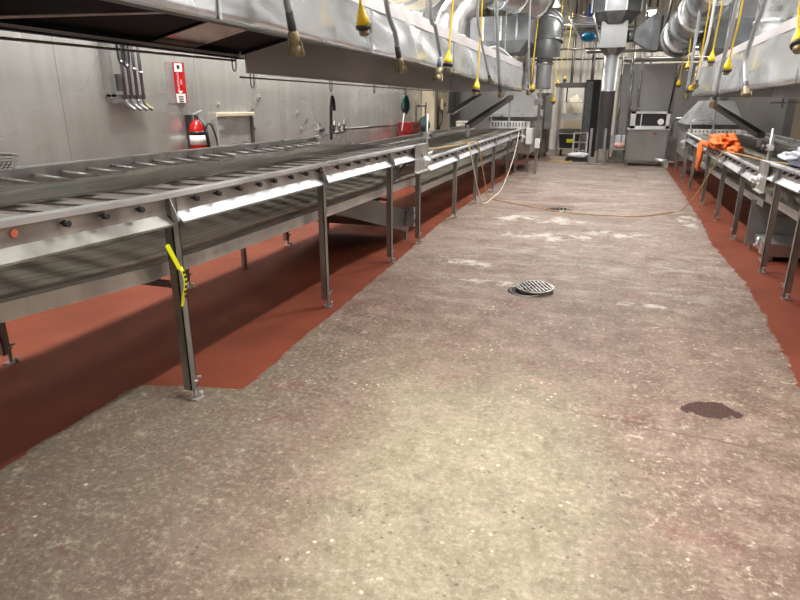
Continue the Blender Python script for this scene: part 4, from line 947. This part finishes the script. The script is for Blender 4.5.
MB().hull([(-4.72, 13.65, 1.0), (-4.4, 13.65, 1.0), (-4.4, 14.35, 1.0), (-4.72, 14.35, 1.0)], [(-4.72, 13.6, 1.24), (-4.4, 13.6, 1.24), (-4.4, 14.4, 1.24), (-4.72, 14.4, 1.24)]).build('body', 'crate', t)
MB().box(-4.405, -4.385, 13.85, 14.15, 1.14, 1.19).build('handle_slot', 'black', t)
t = T('hand_cart', 'grey tube frame cart with dark load beside the red crates', 'cart', (-4.4, 14.9, 0))
for y in (14.6, 15.4): MB().tube([(-4.6, y, .1), (-4.6, y, 1.55), (-4.6, y+.05, 1.62)], .02, 8).build('upright', 'darksteel', t)
MB().tube([(-4.6, 14.6, 1.6), (-4.6, 15.45, 1.6)], .02, 8).build('crossbar', 'darksteel', t)
MB().box(-4.7, -4.2, 14.55, 15.5, .1, 1.0, .02).build('load', 'ductgrey', t)
MB().blob((-4.45, 14.75, 1.15), (.15, .16, .2), 3, .3, 2, 1).build('dark_bundle', 'green', t)
for y in (14.65, 15.4): MB().lathe([(0, .1), (.05, .1)], (-4.45, y, .1), (1, 0, 0), 14).build('wheel', 'black', t)
t = T('fuse_box', 'beige switch box on the beige pillar by the left wall', 'box', (-4.4, 16.4, 1.55))
MB().box(-4.45, -4.36, 16.2, 16.55, 1.5, 1.78, .01).build('case', 'beige', t)
MB().lathe([(0, .05), (.03, .05)], (-4.36, 16.38, 1.64), (1, 0, 0), 10).build('switch', 'darksteel', t)
MB().tube([(-4.42, 16.4, 1.5), (-4.4, 16.3, 1.2), (-4.42, 16.1, 1.0), (-4.42, 16.0, .3)], .015, 6).build('cable', 'black', t)
MB().tube([(-4.42, 15.95, .3), (-4.42, 15.95, 3.1)], .03, 8).build('conduit', 'darksteel', t)
t = T('warning_box', 'yellow edged box on the beige door panel at right', 'box', (3.88, 14.9, 1.5))
MB().box(3.8, 3.9, 14.9, 15.2, 1.42, 1.62, .01).build('case', 'brass', t)
MB().tube([(3.87, 15.05, 1.42), (3.85, 14.9, 1.1), (3.87, 14.7, .9)], .015, 6).build('cable', 'darksteel', t)
t = T('drum', 'small pale round drum standing by the left oven', 'drum', (-3.6, 15.5, 0))
MB().lathe([(0, .2), (.02, .21), (1.18, .21), (1.2, .18)], (-3.62, 15.6, 0), (0, 0, 1), 20).build('shell', 'cream', t)
MB().lathe([(0, .22), (.04, .22), (.05, .15)], (-3.62, 15.6, 1.19), (0, 0, 1), 20).build('lid', 'white', t)
t = T('fan_post', 'steel post with small white box standing beside the left oven', 'post', (-1.75, 15.4, 0))
MB().box(-1.77, -1.70, 15.3, 15.37, 0, 2.0).build('post', 'legsteel', t)
MB().box(-1.78, -1.66, 15.26, 15.31, .62, .85, .01).build('switch_box', 'white', t)
MB().box(-1.85, -1.68, 15.28, 15.4, 1.62, 1.78, .01).build('bracket_box', 'galv', t)

# ------------------------------------------------------------------ far overhead clutter
t = T('cable_tray', 'white ladder cable tray high above the far aisle', 'tray', (-1.2, 20, 3.4))
for x in (-1.35, -.75): MB().bar((x, 17.0, 3.72), (x, 23.5, 3.72), .03, .08).build('side_rail', 'white', t)
for k in range(14): MB().bar((-1.35, 17.2+k*.46, 3.72), (-.75, 17.2+k*.46, 3.72), .06, .03).build('rung', 'darksteel', t)
for y in (17.3, 20.2, 23.2):
    for x in (-1.35, -.75): MB().lathe([(0, .012), (1.86, .012)], (x, y, 3.74), (0, 0, 1), 6).build('hanger', 'galv', t)
o = MB().box(-1.0, -.72, 19.0, 19.3, 3.76, 4.3, .02).build('junction_box', 'blue', None, (-.9, 19.1, 3.76)); tag(o, 'blue box standing on the overhead cable tray', 'box')
o = MB().blob((-1.0, 20.6, 3.60), (.22, .18, .13), 3, .2, 2, 2).build('gate_valve', 'cyan', None, (-1.0, 20.6, 3.5)); tag(o, 'bright cyan valve under the overhead cable tray', 'valve')
pl = [('dark overhead pipe crossing the far room above the grey partition', (-1, 20.2, 3.15), (4.5, 20.2, 3.15), .05), ('thin upper pipe crossing the far wall', (-4.5, 23.9, 4.2), (4.5, 23.9, 4.2), .04), ('lower thin pipe crossing the far wall', (-4.5, 23.9, 3.2), (4.5, 23.9, 3.2), .035), ('pipe along the top of the grey partition', (.1, 20.35, 2.9), (4.5, 20.35, 2.9), .06)]
for lab, a, b_, r in pl:
    t = T('overhead_pipe', lab, 'pipe', a)
    MB().tube([a, b_], r, 8).build('pipe', 'steel' if r > .045 else 'darksteel', t)
    for k in (.1, .5, .9):
        p = Vector(a).lerp(Vector(b_), k); MB().lathe([(0, .012), (5.6-p.z, .012)], p, (0, 0, 1), 6).build('hanger', 'galv', t)
for i, x in enumerate((.35, .75, 1.0)):
    o = MB().lathe([(0, .03), (5.6, .03)], (x, 24.2, 0), (0, 0, 1), 8).build('drop_pipe', 'darksteel', None, (x, 24.2, 0))
    tag(o, 'thin dark drop pipe in front of the cream far wall above the partition', 'pipe', 'drop pipes on the far wall')
for i, (x, y, r) in enumerate(((-1.6, 23.6, .05), (-1.3, 23.9, .03), (-.9, 23.7, .06), (-.55, 23.9, .03))):
    o = MB().lathe([(0, r), (5.6, r)], (x, y, 0), (0, 0, 1), 8).build('riser_pipe', ('darksteel', 'steel')[i % 2], None, (x, y, 0))
    tag(o, 'vertical riser pipe against the cream far wall behind the machine frame', 'pipe', 'riser pipes behind the machine frame')
for lab, a, b_, r in (('dark slanting pipe high over the far machine frame', (-1.9, 22.5, 4.55), (-.2, 21.0, 4.0), .04), ('thin level pipe under the cable tray end', (-2.2, 22.8, 3.45), (-.1, 22.8, 3.45), .03), ('upper level pipe over the cable tray', (-2.2, 21.9, 4.1), (-.1, 21.9, 4.1), .035)):
    t = T('overhead_pipe', lab, 'pipe', a)
    MB().tube([a, b_], r, 8).build('pipe', 'darksteel', t)
    for k in (.15, .85):
        p = Vector(a).lerp(Vector(b_), k); MB().lathe([(0, .012), (5.6-p.z, .012)], p, (0, 0, 1), 6).build('hanger', 'galv', t)
t = T('bent_conduit', 'dark conduit bent square beside the right ring duct', 'pipe', (.95, 17.2, 3.8))
MB().tube([(.92, 17.2, 2.95), (1.02, 17.2, 4.05), (1.08, 17.2, 4.12), (1.8, 17.2, 4.12)], .035, 8, False).build('pipe', 'darksteel', t)
MB().lathe([(0, .012), (1.48, .012)], (1.5, 17.2, 4.12), (0, 0, 1), 6).build('hanger', 'galv', t)

# ------------------------------------------------------------------ lamps
def lamp(x, y, z, L, P, label, w=.25, temp=(1, .97, .93), spread=180):
    t = T('ceiling_light', label, 'light', (x, y, z), 'linear ceiling lights')
    MB().box(x-w/2-.02, x+w/2+.02, y-L/2-.02, y+L/2+.02, z+.02, z+.1).build('housing', 'white', t)
    MB().box(x-w/2, x+w/2, y-L/2, y+L/2, z+.005, z+.02).build('diffuser', 'tube', t)
    for dy in (-L/3, L/3): MB().lathe([(0, .008), (5.6-z-.1, .008)], (x, y+dy, z+.1), (0, 0, 1), 6).build('hanger', 'galv', t)
    l = bpy.data.lights.new('lamp_light', 'AREA'); l.shape = 'RECTANGLE'; l.size = w; l.size_y = L; l.energy = P; l.color = temp; l.spread = math.radians(spread)
    o = bpy.data.objects.new('lamp_light', l); COL.objects.link(o); o.parent = t; o.location = (0, 0, -.005)
K = 1.0
for i, (y, P, sp) in enumerate(((2.2, 72, 70), (6.4, 122, 140), (9.8, 175, 160), (13.2, 175, 160), (17.2, 110, 160))):
    lamp(-.4, y, 4.75, 1.3, P*K, 'linear ceiling light over the middle of the aisle', spread=sp)
for y in (1.5, 5.0, 8.5, 12.2):
    lamp(-4.05, y, 4.6, 1.5, 190*K, 'linear ceiling light between the left hood and the left wall', w=.14)
for y in (3, 8, 13):
    lamp(3.7, y, 4.6, 1.5, 110*K, 'linear ceiling light between the right hood and the right wall')
lamp(.75, 22.0, 4.35, 1.2, 60*K, 'bright hanging light near the octagonal hopper')
lamp(-2.2, 21.5, 4.7, 1.5, 130*K, 'linear ceiling light over the far machine frame')
lamp(2.4, 21.9, 4.7, 1.5, 130*K, 'linear ceiling light behind the grey partition')

wd = bpy.data.worlds.new('World'); SC.world = wd; wd.use_nodes = True
wd.node_tree.nodes['Background'].inputs[0].default_value = (.8, .85, .9, 1)
wd.node_tree.nodes['Background'].inputs[1].default_value = .15

# ------------------------------------------------------------------ camera
f = 598.; th = math.atan(194/598.); ps = math.atan(216*math.cos(th)/598.)
Rv = Vector((math.cos(ps), math.sin(ps), 0)); Fv = Vector((-math.sin(ps)*math.cos(th), math.cos(ps)*math.cos(th), -math.sin(th))); Uv = Rv.cross(Fv)
cam = bpy.data.cameras.new('Camera'); co = bpy.data.objects.new('Camera', cam); COL.objects.link(co)
cam.sensor_width = 36; cam.lens = 36*598/800; cam.clip_end = 100; cam.clip_start = .05
co.matrix_world = Matrix(((Rv.x, Uv.x, -Fv.x, 0), (Rv.y, Uv.y, -Fv.y, 0), (Rv.z, Uv.z, -Fv.z, 1.6), (0, 0, 0, 1)))
SC.camera = co
SC.view_settings.view_transform = 'Standard'; SC.view_settings.look = 'None'
SC.view_settings.exposure = 0; SC.view_settings.gamma = 1
try: SC.view_settings.use_curve_mapping = False
except Exception: pass
SC.cycles.max_bounces = 10; SC.cycles.use_denoising = True
